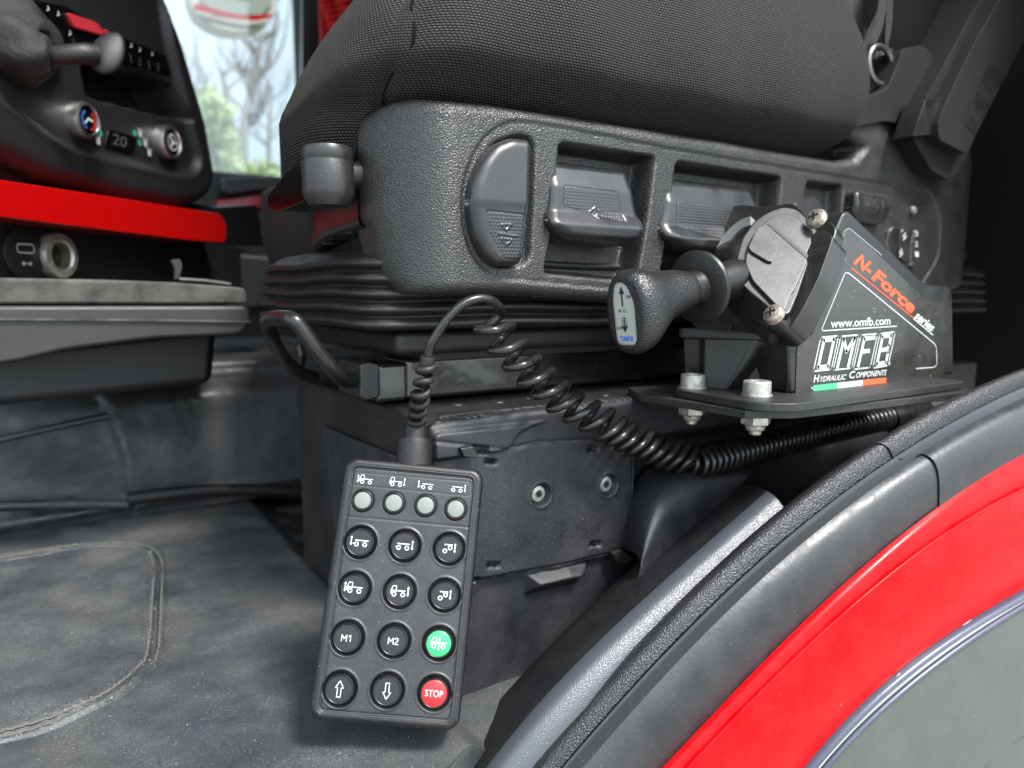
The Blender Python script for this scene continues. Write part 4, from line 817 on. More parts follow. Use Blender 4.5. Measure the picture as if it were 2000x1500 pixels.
stp_o = band('step_panel', M2+A_([0, .0004, -.001]), Lo, A_([0, -.010, 0]), m_step, bd, k=14)

bs = box('outer_skirt', (.05, .27, -.9), (1.3, .30, -.36), m_body, bd)
def hit(o, pts):
    me = o.data; V = A_([v.co[:] for v in me.vertices])+ORG[o]; from mathutils.bvhtree import BVHTree
    t = BVHTree.FromPolygons([tuple(v) for v in V], [tuple(p.vertices) for p in me.polygons]); out_ = []
    for u, v in pts:
        r_ = nrm(ray(u, v)); l_ = t.ray_cast(Vector((0, 0, 0)), Vector(r_))[0]
        if l_ is not None: out_.append(A_(l_[:]))
    return out_
m_scuff = mat('scuff_mark', (.60, .20, .18), .6); m_scufw = mat('pale_scuff', (.22, .23, .25), .6)
g_ = hit(stp_o, [(1905, 1515), (1925, 1497), (1950, 1475), (1975, 1455), (1995, 1441), (2015, 1430)])
if len(g_) > 2: tube('panel_gap', cr(g_, 4), .0005, m_blackp, bd, 6)
for o_, mm, lst in ((red_o, m_scuff, ((1846, 1008, 17, -.3, .0005), (1862, 1001, 12, .2, .0004), (1838, 1017, 8, -.6, .0005), (1877, 1000, 9, .1, .0004), (1640, 1380, 9, -.9, .00015))),
                    (mld_o, m_scufw, ((1880, 1222, 22, -.6, .0007), (1750, 1322, 12, -.75, .0006))), (stp_o, m_scufw, ((1900, 1400, 4, .2, .0002), (1960, 1350, 9, 1.2, .00012)))):
    for (u, v, L_, a, r_) in lst:
        g_ = hit(o_, [(u+L_*math.cos(a)*s_, v+L_*math.sin(a)*s_) for s_ in (0, .5, 1)])
        if len(g_) == 3: tube('scuff', A_(g_)-A_(g_[1])*.0004, A_([.3, 1, .3])*r_, mm, bd, 6)
# ================================================================== LEVER UNIT
PZt = -.08; HY = .324
lu = T('control_lever_unit', 'black lever control box with branded side sticker bolted to a plate', 'control lever', PZ(1500, 800, PZt-.006))
def pzp(px, Z_): return [PZ(u, v, Z_) for u, v in px]
plt = pzp([(1247, 770), (1456, 802), (1552, 802), (1917, 762)], PZt); plt += [plt[3]+EY*.13, plt[0]+A_([.02, .035, 0])]
prism('mounting_plate', plt, (0, 0, -.0055), m_flange, lu, bevel=.0006)
zt = PZt+.0004+.0060
fl_ = pzp([(1320, 760), (1478, 787), (1556, 788), (1892, 744)], zt); fl_ += [fl_[3]+EY*.07, fl_[0]+A_([.02, .02, 0])]
fl_ = [p for p in roundpoly(fl_, [.004, .014, .006, .012, .01, .01], 6)]
prism('flange', fl_, (0, 0, -.0060), m_flange, lu, bevel=.0010)
hp = [(1545, 770), (1540, 673), (1648, 415), (1659, 412), (1811, 557), (1853, 559), (1861, 570), (1862, 742)]
HD = .088; zc = zt+.0004
Hs = [PY(u, v, HY) for u, v in hp]; Hs[0][2] = zc; Hs[-1][2] = zc
H2 = roundpoly(Hs, [0, .003, .003, .002, .004, .003, .003, 0], 4)
prism('housing', H2, (0, HD, 0), m_house, lu, bevel=.0022, seg=4)
A3, B3 = Hs[1], Hs[2]; es = nrm(B3-A3); ns = nrm(A_([-es[2], 0, es[0]]))
xf_ = Hs[0][0]
Pa, Pb = A_([xf_-.002, HY+.001, zc]), A_([.399, .394, zc]); tx = nrm(Pb-Pa); Lc = np.linalg.norm(Pb-Pa); nx_ = A_([-tx[1], tx[0], 0]); nx_ = nx_ if nx_[0] < 0 else -nx_
ts = np.arange(0, Lc+.0009, .0009); hz_ = A3[2]+.004-zc; zs = np.arange(0, hz_+.0009, .0009); Tg, Zg = np.meshgrid(ts, zs); zf = Zg/hz_
tcr = .043-.020*zf**.8; cut = .019*np.clip(1-zf, 0, 1)**.6*ss(0, .010, tcr-Tg)*ss(.001, .006, Tg)+.013*ss(.058, .064, Tg)*ss(.95, .8, zf)*0-0
H = .0-cut-.014*ss(.060, .067, Tg)*(1-.6*zf)+.0012*np.exp(-((Tg-tcr-.001)/.0015)**2)*(1-zf)
hf('front_column', Pa, tx, EZ, nx_, ts, zs, H, m_house, lu)
prism('column_core', [Pa+EX*.012, Pa+tx*Lc-nx_*.016, Pa+tx*Lc-nx_*.03, A_([xf_+.03, HY+.08, zc]), A_([xf_+.03, HY+.002, zc])], EZ*hz_, m_house, lu)
prism('column_collar', [A_([x, y, A3[2]+.001]) for x, y in ((.398, .398), (.399, .390), (xf_-.004, HY+.004), (xf_+.02, HY+.002), (xf_+.02, HY+.08))], (0, 0, .008), m_house, lu, bevel=.0025)
# sticker and its print
SY = HY-.0003
stp = roundpoly(pyp([(1553, 773), (1556, 682), (1645, 449), (1656, 444), (1706, 489), (1807, 586), (1843, 591), (1844, 755)], SY), .0016, 4)
sk = prism('sticker', stp, (0, -.0003, 0), m_stick, lu, bevel=0); LY = SY-.0005
def sp(u, v): return PY(u, v, LY)
def s2(px): return A_([[sp(u, v)[0], sp(u, v)[2]] for u, v in px])
def lpr(name, parts, m, k=0): return flat(name, parts, A_([0, LY, 0]), EX, EZ, -EY, .00005*k, m, sk)
def im(u, v): return 1560+u*340/1342, 420+v*380/1500      # detail-crop coordinates to photo pixels
def I(l): return [im(u, v) for u, v in l]
ll = lambda l, wd=.0006: line2(s2(I(l)), wd)
lpr('sticker_lines', [ll([(755, 857), (190, 892), (178, 880), (355, 452), (372, 444), (392, 452), (1045, 990), (1062, 1020), (1066, 1145), (1058, 1165), (1035, 1174), (905, 1184)], .00075), ll([(300, 268), (362, 345)], .0004), ll([(300, 268), (362, 118), (385, 102), (405, 112), (640, 310)], .0003), ll([(95, 1325), (150, 1385)], .0006), ll([(885, 798), (1035, 925)], .0009)], m_white)
lpr('orange_line', [ll([(405, 408), (885, 795)], .0007)], m_orange, 1)
q = I([(410, 375), (845, 757), (450, 292)])
def txt(s, a, b, c, m, off=0, shear=0, k=2, bb=None, space=1): return text('sticker_text', s, sp(*im(*a)), sp(*im(*b)), sp(*im(*c)), .00005*k, m, sk, off, shear, bb, space)
txt('N-', (415, 372), (535, 470), (475, 295), m_orange, .035, .1)
txt('Force', (553, 492), (868, 765), (605, 408), m_orange, .04, .1)
txt('series', (885, 790), (1020, 900), (925, 742), m_white, .025, .1)
txt('www.omfb.com', (246, 870), (705, 845), (246, 802), m_white, .012)
cells = [((112, 1205), (250, 1190), (170, 942)), ((265, 1195), (405, 1180), (325, 935)), ((420, 1190), (550, 1175), (480, 925)), ((570, 1180), (690, 1160), (625, 915))]
for ch, (a, b, c) in zip('OMFB', cells):
    a, b, c = map(lambda t_: A_(t_, ) if False else np.asarray(t_, float), (a, b, c)); dcell = b-a; e = c-a
    qd = [a, b, b+e*.985, c]; ctr = sum(qd)/4
    def scaled(s_, sv=None): return [ctr+(p-ctr)*A_([s_, sv or s_]) for p in qd]
    o1 = roundpoly(s2(I([p for p in scaled(1.0)])), .0016, 4); o2 = roundpoly(s2(I([p for p in scaled(.88, .945)])), .0012, 4)
    lpr('logo_outline', [line2(np.vstack([o1, o1[:1]]), .0010)], m_white, 1)
    def bar(p, q_, wdt): return ((a+dcell*p[0]+e*p[1]), (a+dcell*q_[0]+e*q_[1]), wdt)
    strokes = {'O': [[(.22, .10), (.22, .90), (.78, .90), (.78, .10), (.22, .10)]], 'M': [[(.20, .07), (.20, .92), (.5, .52), (.80, .92), (.80, .07)]],
               'F': [[(.25, .09), (.25, .88), (.85, .88)], [(.25, .5), (.70, .5)]], 'B': [[(.22, .10), (.22, .90), (.78, .90), (.78, .60), (.66, .5), (.80, .40), (.80, .10), (.22, .10)], [(.22, .5), (.66, .5)]]}[ch]
    lpr('logo_letter', [line2(s2(I([a+dcell*x+e*y for x, y in s_])), .0031) for s_ in strokes], m_white, 2)
txt('H', (112, 1290), (150, 1287), (122, 1235), m_white, .02, 0); txt('YDRAULIC', (160, 1286), (360, 1268), (168, 1244), m_white, .015, .2)
txt('C', (386, 1262), (428, 1258), (394, 1205), m_white, .02, 0); txt('OMPONENTS', (438, 1256), (672, 1234), (446, 1212), m_white, .015, .2)
lpr('registered_mark', [ring2(s2(I([(700, 1145)]))[0], .0007, .0011, 14), disc2(s2(I([(700, 1145)]))[0], .0004, 8)], m_white, 2)
for a, b, mm in ((112, 300, m_flagg), (300, 492, m_white), (492, 675, m_flagr)):
    f_ = lambda u: 1313+(u-112)*(-60/563); g_ = lambda u: 1357+(u-112)*(-60/563)
    lpr('flag_band', [(s2(I([(a, g_(a)), (b, g_(b)), (b, f_(b)), (a, f_(a))])), [(0, 1, 2, 3)])], mm, 1)
sc_px = []
for _ in range(46):
    u, v = rng.uniform(200, 1090), rng.uniform(500, 1330)
    if v > 560+(u-450)*.45-120 or u < 400: a = rng.uniform(0, 3.1); L_ = rng.uniform(3, 22); sc_px.append(ll([(u, v), (u+L_*math.cos(a), v+L_*math.sin(a))], rng.uniform(.00012, .0003)))
lpr('scratches', sc_px, m_whitey, 5)
# mechanism on the sloping face
def mp(u, v, h): return onp(u, v, A3+ns*h, ns)
def mpl(px, h): return [mp(u, v, h) for u, v in px]
def mpr(name, px, h, th, m, par=lu, r=.002, bev=.0015, seg=3): return prism(name, roundpoly(mpl(px, h), r, 5), -ns*th, m, par, bevel=bev, seg=seg)
mpr('base_frame', [(1572, 640), (1550, 642), (1500, 636), (1560, 520), (1600, 440), (1620, 430), (1634, 446), (1600, 560)], .006, .012, m_metal_mech, r=.004, bev=.002)
bp_ = [(1350, 636), (1352, 520), (1366, 488), (1394, 444), (1404, 418), (1416, 406), (1443, 398), (1472, 401), (1500, 403), (1524, 398), (1546, 395), (1560, 404), (1585, 436), (1592, 470), (1560, 560), (1530, 620), (1500, 648), (1400, 650)]
mpr('back_plate', bp_, .014, .020, m_house, r=.006, bev=.003, seg=4)
h1 = .034
blk = [(1455, 512), (1462, 474), (1484, 443), (1506, 424), (1530, 416), (1550, 420), (1588, 450), (1590, 462), (1574, 500), (1578, 508), (1552, 566), (1546, 572), (1534, 606), (1520, 600), (1470, 548)]
nb = nrm(ns*.55-EY*.6+EZ*.38); PB = mp(1520, 510, h1)
def bpr(name, px, h, th, m, par=lu, r=.002, bev=.0015, seg=3): return prism(name, roundpoly([onp(u, v, PB+nb*h, nb) for u, v in px], r, 5), -nb*th, m, par, bevel=bev, seg=seg)
bpr('casting_shell', [(1437, 542), (1439, 500), (1449, 465), (1473, 431), (1500, 413), (1530, 403), (1558, 408), (1594, 444), (1598, 462), (1582, 505), (1560, 572), (1542, 614), (1520, 614), (1462, 568)], -.003, .034, m_house, r=.004, bev=.003, seg=4)
bm = bpr('casting_block', blk, 0, .034, m_metal_mech, r=.003, bev=.0022, seg=4)
mpr('casting_shoulder', [(1586, 456), (1606, 448), (1628, 462), (1600, 540), (1570, 600), (1545, 640), (1520, 650), (1480, 636), (1520, 610), (1545, 570), (1575, 510)], .018, .020, m_metal_mech, r=.004, bev=.003)
bpr('raised_rib', [(1498, 437), (1503, 434), (1579, 499), (1576, 505)], .0004, .003, m_blackp, bm, r=.0005, bev=.0003)
bpr('raised_step', [(1461, 482), (1480, 443), (1488, 440), (1522, 468), (1520, 490), (1508, 511), (1500, 510), (1466, 490)], .0022, .003, m_metal_mech, bm, r=.0025, bev=.0008)
mpr('cable_boss', [(1452, 588), (1458, 560), (1500, 572), (1530, 600), (1526, 632), (1500, 640), (1462, 622)], .028, .03, m_house, r=.008, bev=.006, seg=5)
# bright steel arc and boot around the lever slot
P = cr(mpl([(1402, 556), (1403, 520), (1411, 490), (1428, 462), (1450, 442), (1470, 434)], .022), 8)
V, Fc = [], []
tA = np.gradient(P, axis=0); tA /= np.linalg.norm(tA, axis=1)[:, None]
rr_ = []
for p, t_ in zip(P, tA): sd_ = nrm(np.cross(t_, ns)); rr_.append(A_([p+sd_*.0040, p+sd_*.0040+ns*.002, p-sd_*.0030+ns*.004, p-sd_*.0036-ns*.004]))
V, Fc = g_loft(rr_); mk('steel_slot_rim', V, Fc, m_chrome, lu, smooth='angle')
bo_ = mp(1440, 540, .012); rings = []
P = cr([mp(1450, 505, .012), mp(1440, 530, .022), mp(1428, 552, .030)], 6)
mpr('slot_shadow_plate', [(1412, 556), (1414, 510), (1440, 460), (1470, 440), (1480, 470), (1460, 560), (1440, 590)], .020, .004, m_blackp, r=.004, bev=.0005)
sl_ = [(.020, -.004), (.0205, .004), (.0175, .006), (.018, .010), (.0145, .013), (.011, .015)]
lathe('slot_boot', [(r_, h) for r_, h in sl_], mp(1437, 520, .014), nrm(mp(1437, 520, .04)-mp(1437, 520, .014))*0+nrm(-EX*.9+EZ*.1), m_collar, lu, n=40)
mpr('corner_lug', [(1360, 640), (1372, 620), (1430, 632), (1420, 650), (1375, 660)], .018, .01, m_house, r=.002)
tube('plate_mark', mpl([(1390, 463), (1396, 452), (1406, 442), (1416, 438), (1424, 446), (1422, 458), (1410, 470), (1398, 476), (1391, 470), (1390, 463)], .0143), .0004, m_blackp, lu, 6)
def cross_screw(u, v, h, r_):
    c = mp(u, v, h); s_ = lathe('cross_screw', [(r_, -.002), (r_, .001), (r_*.9, .0025), (r_*.6, .0036), (r_*.2, .004), (0, .004)], c, ns, m_rust, lu, n=36); a1, a2, _ = frame_of(ns)
    b = MB()
    for aa in (.4, .4+math.pi/2):
        d1 = math.cos(aa)*a1+math.sin(aa)*a2; b.add(*g_box(c+ns*.0034, d1*r_*.5, np.cross(ns, d1)*r_*.10, ns*.0008))
    b.build('cross_slot', m_blackp, s_, smooth='angle'); return s_
cross_screw(1511, 614, .040, .0070); cross_screw(1594, 427, .021, .0074)
# bolts and nuts
for (u, v, y_, sc__) in ((1478, 772, None, 1.12), (1353, 757, None, 1.08)):
    c = PZ(u, v, zt); lathe('washer', [(.0105, 0), (.0105, .001), (.004, .0012)], c, EZ, m_zinc, lu, n=36)
    lathe('bolt_head', [(.0085*sc__, .001), (.0085*sc__, .0095), (.0078*sc__, .0103), (.005*sc__, .0103), (.0048*sc__, .006), (0, .006)], c, EZ, m_zinc, lu, n=36)
    cn = A_([c[0], c[1], PZt-.006]); lathe('nut', [(.0094*sc__, 0), (.0094*sc__, .0075), (.0075, .0088), (.0062, .011), (.0045, .0115), (.0042, .0135), (0, .0135)], cn, -EZ, m_zinc, lu, n=6)
    lathe('bolt_tip', [(.0044, .008), (.0044, .0150), (.0036, .0158), (0, .0158)], cn, -EZ, m_rust, lu, n=24)
    lathe('nut_collar', [(.0068, .007), (.0066, .0112), (.0058, .0124), (.004, .0126)], cn, -EZ, m_zinc, lu, n=30)
# lever with collar and knob
LS = 1.13; K0, K1 = PD(1440, 545, .512), PD(1193, 597, .432); ka = nrm(K1-K0); LK = np.linalg.norm(K1-K0)
st_ = lathe('lever_stub', [(r*LS, q*LS) for r, q in [(.012, -.012), (.0125, .0), (.0120, .010), (.0095, .022), (.0085, .03)]], K0+ka*.004, ka, m_collar, lu, n=40)
kc = K0+ka*.0405*LS
lathe('lever_collar', [(r*LS, q*LS) for r, q in [(.007, -.010), (.0085, -.004), (.0125, -.0028), (.0205, -.0022), (.0218, -.001), (.0220, .0003), (.0212, .0018), (.019, .0026), (.011, .003), (.0098, .006), (.0092, .018)]], kc, ka, m_collar, lu, n=64)
e1 = nrm(EY-ka*np.dot(EY, ka)); e2 = nrm(np.cross(ka, e1)); e2 = e2 if e2[2] > 0 else -e2
th = np.linspace(0, 2*math.pi, 56, endpoint=False); rings = []
for s_, ry, rz, off in ((.052, .0085, .0085, 0), (.0525, .0108, .0108, 0), (.056, .0116, .0118, 0), (.064, .0122, .0130, 0), (.074, .0130, .0146, -.001), (.083, .0142, .0172, -.003), (.090, .0158, .0207, -.0048), (.096, .0165, .0228, -.0055), (.101, .0162, .0232, -.0058), (.1045, .0148, .0220, -.006), (.1062, .0126, .0200, -.006), (.1064, .0104, .0182, -.006)):
    s_, ry, rz, off = s_*LS, ry*LS, rz*LS, off*LS; pw = 2.0 if s_ < .09 else 2.3
    cx, cy = np.cos(th), np.sin(th); r_ = (np.abs(cx)**pw+np.abs(cy)**pw)**(-1/pw)
    rings.append(K0+ka*s_+e2*off+np.outer(ry*r_*cx, e1)+np.outer(rz*r_*cy, e2))
V, Fc = g_loft(cr(A_([r_.ravel() for r_ in rings]), 3).reshape(-1, 56, 3)); kn = mk('lever_knob', V, Fc, m_knob, lu)
kf = K0+ka*.1068*LS+e2*(-.006)*LS
def kp(x, y): return kf+e1*x+e2*y
xl = nrm(np.cross(e2, ka)); s1 = 1 if np.dot(xl, e1) > 0 else -1
ol = roundpoly(A_([[-.0060, -.0165], [.0072, -.0165], [.0072, .006], [.002, .0165], [-.0045, .0165], [-.0068, .008]])*LS, .004, 6)
prism('knob_label', [kf+xl*x+e2*y+ka*.0003 for x, y in ol], -ka*.0008, m_label, kn, bevel=0)
def kfl(name, parts, m, k=0): return flat(name, [(np.asarray(V_)*(LS if k else 1), q_) for V_, q_ in parts], kf+ka*.0006, xl, e2, ka, .00004*k, m, kn)
kfl('label_border', [line2(np.vstack([ol, ol[:1]])*1.02, .0006)], m_chrome)
kfl('label_arrows', [line2([[-.0005, .0045], [-.0005, .012]], .0010), (A_([[-.0024, .0110], [.0014, .0110], [-.0005, .0152]]), [(0, 1, 2)]), line2([[0, -.0015], [0, -.0075]], .0005), (A_([[-.0022, -.0068], [.0022, -.0068], [0, -.0100]]), [(0, 2, 1)])]+[line2([[-.0016-.0002*i, -.0024-i*.0013], [.0016+.0002*i, -.0024-i*.0013]], .0004) for i in range(4)], m_blackp, 1)
kfl('label_zero', [ring2((.0006, .0018), .0006, .0011, 16)], m_greenp, 1)
for s_, x, y, wd, m in (('TIP', .0022, .0085, .004, m_blackp), ('N', -.0035, .0010, .0018, m_blackp), ('LOW', -.0056, -.0085, .004, m_blackp), ('OMFB', -.0042, -.0150, .0095, m_blue)):
    hh = .0016 if s_ != 'OMFB' else .0030; x, y, wd, hh = x*LS, y*LS, wd*LS, hh*LS; a = kf+ka*.0006+xl*x+e2*y; text('label_text', s_, a, a+xl*wd, a+e2*hh, .00006, m, kn, .015)
# ================================================================== HAND CONTROLLER
qd = [(672, 890), (943, 916), (899, 1432), (602, 1408)]; rs = [ray(*x) for x in qd]
dd = np.linalg.svd(A_([rs[0], -rs[1], rs[2], -rs[3]]).T)[2][-1]; dd = dd/dd.mean()*.43; C4 = [a*b for a, b in zip(dd, rs)]
cx_ = nrm(C4[1]-C4[0]+C4[2]-C4[3]); cy_ = C4[0]-C4[3]+C4[1]-C4[2]; cy_ = nrm(cy_-cx_*np.dot(cx_, cy_)); cn_ = np.cross(cx_, cy_); CC = sum(C4)/4
WW = (np.linalg.norm(C4[1]-C4[0])+np.linalg.norm(C4[2]-C4[3]))/2; HH = (np.linalg.norm(C4[0]-C4[3])+np.linalg.norm(C4[1]-C4[2]))/2
def loc(u, v): p = onp(u, v, CC, cn_)-CC; return A_([p@cx_, p@cy_])
hc = T('hand_controller', 'black handheld keypad with round buttons leaning against the pedestal', 'controller', CC-cy_*HH/2)
def rb(X, Y, w_, h_, r_): qx, qy = np.abs(X)-w_/2+r_, np.abs(Y)-h_/2+r_; return np.hypot(np.maximum(qx, 0), np.maximum(qy, 0))+np.minimum(np.maximum(qx, qy), 0)-r_
ins = [(708, 977), (769, 982), (831, 987), (890, 994)]
btn = [(703, 1059), (790, 1066), (877, 1072), (692, 1149), (780, 1156), (868, 1163), (678, 1246), (769, 1252), (857, 1257), (663, 1346), (756, 1349), (848, 1354)]
xs = np.arange(-WW/2-.002, WW/2+.0021, .0005); ys = np.arange(-HH/2-.002, HH/2+.0021, .0005); X, Y = np.meshgrid(xs, ys)
d = rb(X, Y, WW, HH, .0085); H = .0+edge(d, .004)
H += -.0014*ss(-.0042, -.0056, d) - .0006*np.exp(-((d+.0060)/.0005)**2)
a1, a2 = loc(688, 1001), loc(926, 1030); yln = lambda px1, px2: (lambda p, q_: p[1]+(X-p[0])*(q_[1]-p[1])/(q_[0]-p[0]))(loc(*px1), loc(*px2))
H -= .0004*np.exp(-((Y-yln((667, 1007), (918, 1030)))/.0004)**2)*(d < -.006)
labc = [loc(u, v) for u, v in [(687, 921), (919, 941), (919, 969), (686, 946)]]; dl_ = sdf(X, Y, roundpoly(labc, .002, 4)); H -= .0003*np.exp(-(dl_/.0003)**2)
for u, v in ins: c = loc(u, v); r_ = np.hypot(X-c[0], Y-c[1]); H += -.0010*ss(.0068, .0060, r_)-.0004*np.exp(-((r_-.0068)/.0004)**2)
for u, v in btn: c = loc(u, v); r_ = np.hypot(X-c[0], Y-c[1]); H += .0005*ss(.0120, .0106, r_)-.0024*ss(.0104, .0094, r_)
cn1 = (X+WW/2)**2+(Y-loc(640, 1150)[1])**2; H -= .0015*np.exp(-cn1/.0022**2)
hf('front_face', CC, cx_, cy_, cn_, xs, ys, H, m_remote, hc, mask=d < -.0047)
hf('rubber_rim', CC, cx_, cy_, cn_, xs, ys, H+.0001, m_rim, hc, d=d, skirt=.002, mask=d > -.0050)
out = [CC+cx_*x+cy_*y-cn_*.0042 for x, y in roundpoly([[-WW/2, -HH/2], [WW/2, -HH/2], [WW/2, HH/2], [-WW/2, HH/2]], .0085, 8)]
prism('back_shell', out, -cn_*.021, m_rim, hc, bevel=.003)
ri = roundpoly([[-WW/2+.0048, -HH/2+.0048], [WW/2-.0048, -HH/2+.0048], [WW/2-.0048, HH/2-.0048], [-WW/2+.0048, HH/2-.0048]], .005, 8)
tube('rim_bead', resample([CC+cx_*x+cy_*y+cn_*(-.0006) for x, y in np.vstack([ri, ri[:1]])], 260), .0007, m_remote, hc, 8)
for i, (u, v) in enumerate(ins):
    c = loc(u, v); o = CC+cx_*c[0]+cy_*c[1]
    q_ = lathe('indicator_lens', [(.0053, -.003), (.0053, -.0008), (.0049, -.0002), (.004, .0000), (.0015, .0004), (0, .0004)], o, cn_, m_lens, hc, n=40)
    lathe('lens_ring', [(.0056, -.002), (.0057, -.0002), (.0060, .0001), (.0065, -.0002), (.0067, -.001)], o, cn_, m_ring, q_, n=40)
def ic(kind):
    """white pictogram parts in mm"""
    W_ = []; wheel = lambda x, y, r_=1.35: W_.append(ring2((x, y), r_*.55, r_, 18))
    def arr(x, y0=-2.2, y1=3.4, s_=.75): W_.extend([line2([[x, y0+s_], [x, y1-s_]], .55), (A_([[x-s_, y1-1.3], [x+s_, y1-1.3], [x, y1]]), [(0, 1, 2)]), (A_([[x-s_, y0+1.3], [x, y0], [x+s_, y0+1.3]]), [(0, 1, 2)])])
    def cab(x): W_.extend([(A_([[x+.3, -.1], [x+3.4, -.1], [x+3.4, .9], [x+.3, .9]]), [(0, 1, 2, 3)]), line2([[x+.4, 1.2], [x+1.2, 3.2], [x+3.1, 3.2], [x+3.1, 1.0]], .5), (A_([[x, -1.2], [x+.9, -1.2], [x+.9, 1.2], [x, 1.2]]), [(0, 1, 2, 3)])])
    def bed(x0, x1, y=.9): W_.append(line2([[x0, y], [x1, y]], .62))
    if kind == 'cabL': arr(-5.2); cab(-4.3); wheel(-2.2, -1.4); wheel(2.9, -1.4); bed(-.6, 4.6, .6)
    elif kind == 'cabR': cab(-5); wheel(-2.9, -1.4); wheel(2.2, -1.4); bed(-1.4, 3.4, .6); arr(5)
    elif kind == 'trL': arr(-5); W_.append(line2([[-3.9, -.8], [-3.1, -.8]], .5)); wheel(-1.8, -1.2); wheel(3, -1.2); bed(-2.6, 4.8, 1)
    elif kind == 'trR': W_.append(line2([[-5, -.8], [-4.3, -.8]], .5)); wheel(-3.2, -1.2); wheel(1.6, -1.2); bed(-4, 3, 1); arr(4.6)
    elif kind == 'axU': bed(-2.6, 1.8, 2.3); wheel(.6, .6); wheel(-2.3, -1.4); arr(3.4)
    elif kind == 'axD': bed(-2.6, 1.8, 2.0); wheel(.6, .4); wheel(-2.3, -1.6); arr(3.4)
    elif kind == 'level': cab(-4.6); wheel(-2.6, -1.4); wheel(2.6, -1.4); bed(-1, 4.4, .5); W_.extend([line2([[.2, 1.2], [.2, 4]], .5), (A_([[-.5, 2.2], [.2, 1], [.9, 2.2]]), [(0, 1, 2)]), line2([[.2, -3.4], [.2, -.2]], .5), (A_([[-.5, -1.6], [.9, -1.6], [.2, -.4]]), [(0, 1, 2)])])
    elif kind in ('up', 'down'):
        s_ = 1 if kind == 'up' else -1; pts = [(-1, -4), (1, -4), (1, .8), (2.2, .8), (0, 4.4), (-2.2, .8), (-1, .8), (-1, -4)]; W_.append(line2([(x, y*s_) for x, y in pts], .42))
    return W_
kinds = ['trL', 'trR', 'axU', 'cabL', 'cabR', 'axD', 'M1', 'M2', 'level', 'up', 'down', 'STOP']
for (u, v), kd in zip(btn, kinds):
    c = loc(u, v); o = CC+cx_*c[0]+cy_*c[1]; m = {'level': m_green, 'STOP': m_redb}.get(kd, m_btn)
    q_ = lathe('button', [(.0086, -.003), (.0086, -.0008), (.0083, .0000), (.0078, .0004), (.0074, .0003), (.0073, .0001), (.0071, .0001)]+([(.007, .0003), (0, .0004)]), o, cn_, m_btn if m is m_btn else m_btn, hc, n=56, angle=50,
               label={'level': 'green levelling button', 'STOP': 'red button marked STOP'}.get(kd))
    lathe('button_ring', [(.0088, -.003), (.0089, -.0012), (.0093, -.0009), (.0097, -.0014), (.0099, -.003)], o, cn_, m_ring, q_, n=56)
    if m is not m_btn: lathe('colour_cap', [(.0072, -.001), (.0072, .0006), (.0069, .0008), (0, .0008)], o, cn_, m, q_, n=56)
    li = .0011 if m is not m_btn else .00065; lx = cx_
    if kd in ('M1', 'M2'):
        dgt = [[.1, .75], [.45, 1], [.45, 0]] if kd == 'M1' else [[0, .78], [.12, .95], [.36, 1], [.6, .88], [.62, .66], [0, 0], [.68, 0]]
        flat('button_text', [line2(np.array([[0, 0], [0, 1], [.5, .35], [1, 1], [1, 0]])*[2.9, 3.5]-[3.1, 1.75], .5), line2(np.array(dgt)*[2.9, 3.5]+[.75, -1.75], .5)], o, lx, cy_, cn_, li, m_white, q_, .001)
    elif kd == 'STOP':
        wd, ht = (.0058, .0036) if kd != 'STOP' else (.0104, .0036); b0 = o-lx*wd/2-cy_*ht/2; text('button_text', kd, b0, b0+lx*wd, b0+cy_*ht, li, m_white, q_, 0)
    else: flat('button_symbol', ic(kd), o, lx, cy_, cn_, li, m_white, q_, .00104)
for (u, v), kd in zip([(714, 937), (775, 942), (832, 948), (895, 954)], ['cabL', 'cabR', 'trL', 'trR']):
    c = loc(u, v); flat('label_symbol', ic(kd), CC+cx_*c[0]+cy_*c[1], cx_, cy_, cn_, -.0010, m_whitey, hc, .00092)
# ================================================================== COILED CORD with plug
cdz = T('coiled_cord', 'shiny black coiled cord from the keypad plug to the conduit', 'cord', CC+cy_*HH/2)
pb0 = CC+cy_*(HH/2-.001)-cn_*.012+cx_*(loc(806, 900)[0]+.000)
top = onp(812, 820, CC-cn_*.010, cn_)
pax = nrm(top-pb0)
lathe('plug', [(.0112, 0), (.0112, .014), (.0106, .0175), (.0072, .0178), (.0070, .027), (.0060, .0275)], pb0, pax, m_plug, cdz, n=40)
pl0 = pb0+pax*.0265
C = cr([pl0, PY(822, 770, .405), PY(829, 735, .402), PY(834, 708, .400)], 10)
C = resample(C, 120)
sr = C; Tn, E1, E2 = pframes(sr); s = np.r_[0, np.cumsum(np.linalg.norm(np.diff(sr, axis=0), axis=1))]
n_t = 6.2; ph = s/s[-1]*2*math.pi*n_t; hel = sr+.0042*(np.cos(ph)[:, None]*E1+np.sin(ph)[:, None]*E2)
hel = cr(hel, 5); tube('strain_relief', hel, .0024, m_plug, cdz, 10)
lathe('relief_collar', [(.0042, -.004), (.0046, -.003), (.0046, .003), (.0042, .004)], sr[-1], Tn[-1], m_plug, cdz, n=30)
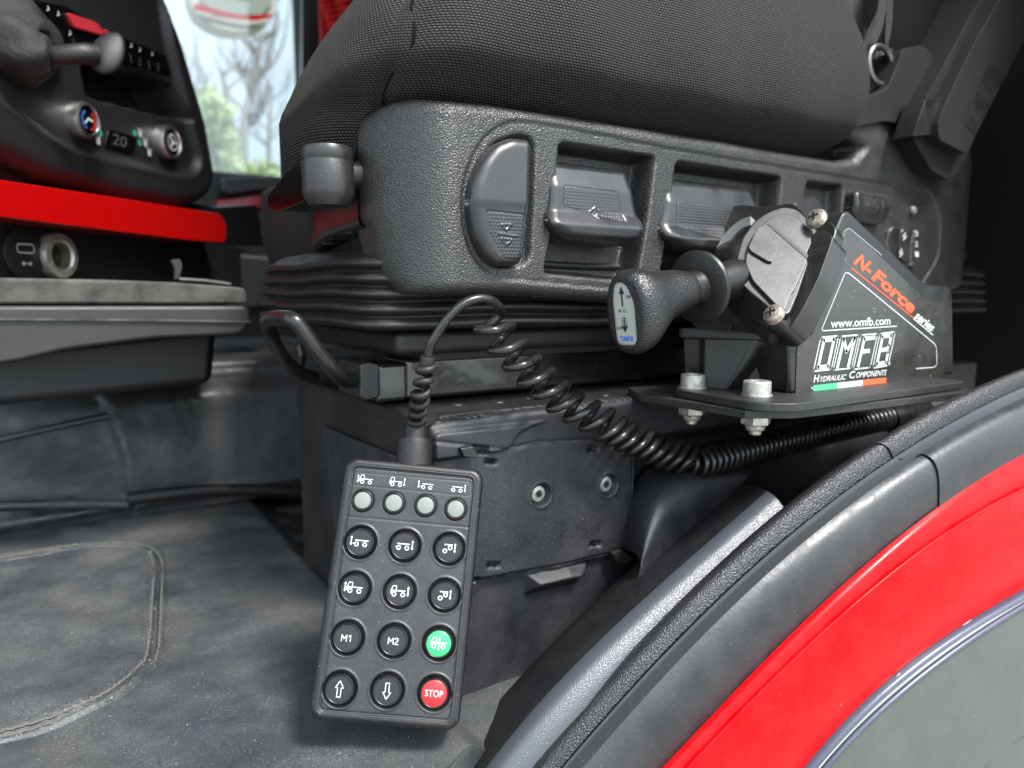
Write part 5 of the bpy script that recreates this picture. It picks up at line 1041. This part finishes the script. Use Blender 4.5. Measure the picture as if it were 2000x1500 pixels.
# one continuous cable: lead, widening coil, tight coil doubling back
Lp = [(932, 644), (960, 685), (988, 717), (1016, 749), (1044, 773), (1073, 799), (1105, 819), (1136, 837), (1168, 856)]
Rp = [(1000, 636), (1027, 667), (1053, 699), (1080, 723), (1108, 748), (1136, 769), (1167, 788), (1195, 803), (1221, 819)]
for k in range(1, 9):
    q = k/8; cxx, cyy = 1194.5+q*(1342-1194.5), 837.5+q*(896-837.5)+6*math.sin(q*3.14); hx, hy = 27-7*q, -19-4*q; Lp.append((cxx-hx, cyy-hy)); Rp.append((cxx+hx, cyy+hy))
vdir = A_([math.sin(YAW), math.cos(YAW), 0]); SG = -1; pts = [sr[-8], sr[-1], PY(840, 678, .397), PY(848, 662, .395), PY(876, 620, .391), PY(908, 592, .389), PY(945, 583, .388), PY(972, 596, .392), PY(978, 615, .399), PY(955, 633, .401)]
for k, (l, r) in enumerate(zip(Lp, Rp)):
    Yc = .394+.0004*k; m_ = ((l[0]+r[0])/2, (l[1]+r[1])/2); ro = .0092
    pts += [PY(*l, Yc), PY(m_[0]+3, m_[1]+5, Yc-ro), PY(*r, Yc)]
    nl = Lp[k+1] if k+1 < len(Lp) else (l[0]+20, l[1]+12); pts.append(PY((r[0]+nl[0])/2, (r[1]+nl[1])/2, Yc+ro))
cab_ = cr(A_(pts), 14); tube('cable', cab_, .0029, m_cord, cdz, 12); Hl = cab_
ax2 = [(1345, 908, .400), (1372, 905, .398), (1420, 893, .398), (1500, 870, .402), (1600, 846, .405), (1735, 816, .40)]
Ax = resample(cr([PY(u, v, y) for u, v, y in ax2], 30), 1500); s = np.linspace(0, 1, 1500); Tn, E1, E2 = pframes(Ax); E1 = A_([nrm(np.cross(t_, vdir)) for t_ in Tn]); E2 = np.cross(Tn, E1)
ph = s*2*math.pi*42+2.2; Rr = np.interp(s, [0, .03, .3, 1], [.006, .0105, .0105, .0095])
Hl2 = Ax+Rr[:, None]*(np.cos(ph)[:, None]*E1+SG*np.sin(ph)[:, None]*E2)
e_ = Hl[-1]; Hl2 = np.vstack([cr([e_, (e_+Hl2[0])/2+A_([.004, -.004, -.008]), Hl2[0]], 8), Hl2[1:]]); tube('tight_coil', Hl2, .0026, m_cord, cdz, 10)
cdt = T('conduit', 'ribbed black corrugated conduit under the lever plate at the right', 'conduit', PY(1800, 810, .36))
P = resample(cr([PY(1725, 820, .402), PY(1790, 804, .395), PY(1870, 786, .39), (PY(1960, 770, .39))], 20), 240); s = np.linspace(0, 1, 240)
tube('corrugated_tube', P, .0115+.0012*np.sign(np.sin(s*2*math.pi*26))*np.abs(np.sin(s*2*math.pi*26))**.4, m_plug, cdt, 24)
tube('tape_wrap', resample(cr([PY(1734, 818, .400), PY(1765, 811, .396), PY(1800, 803, .393)], 8), 20), .0142, m_cord, cdt, 28)
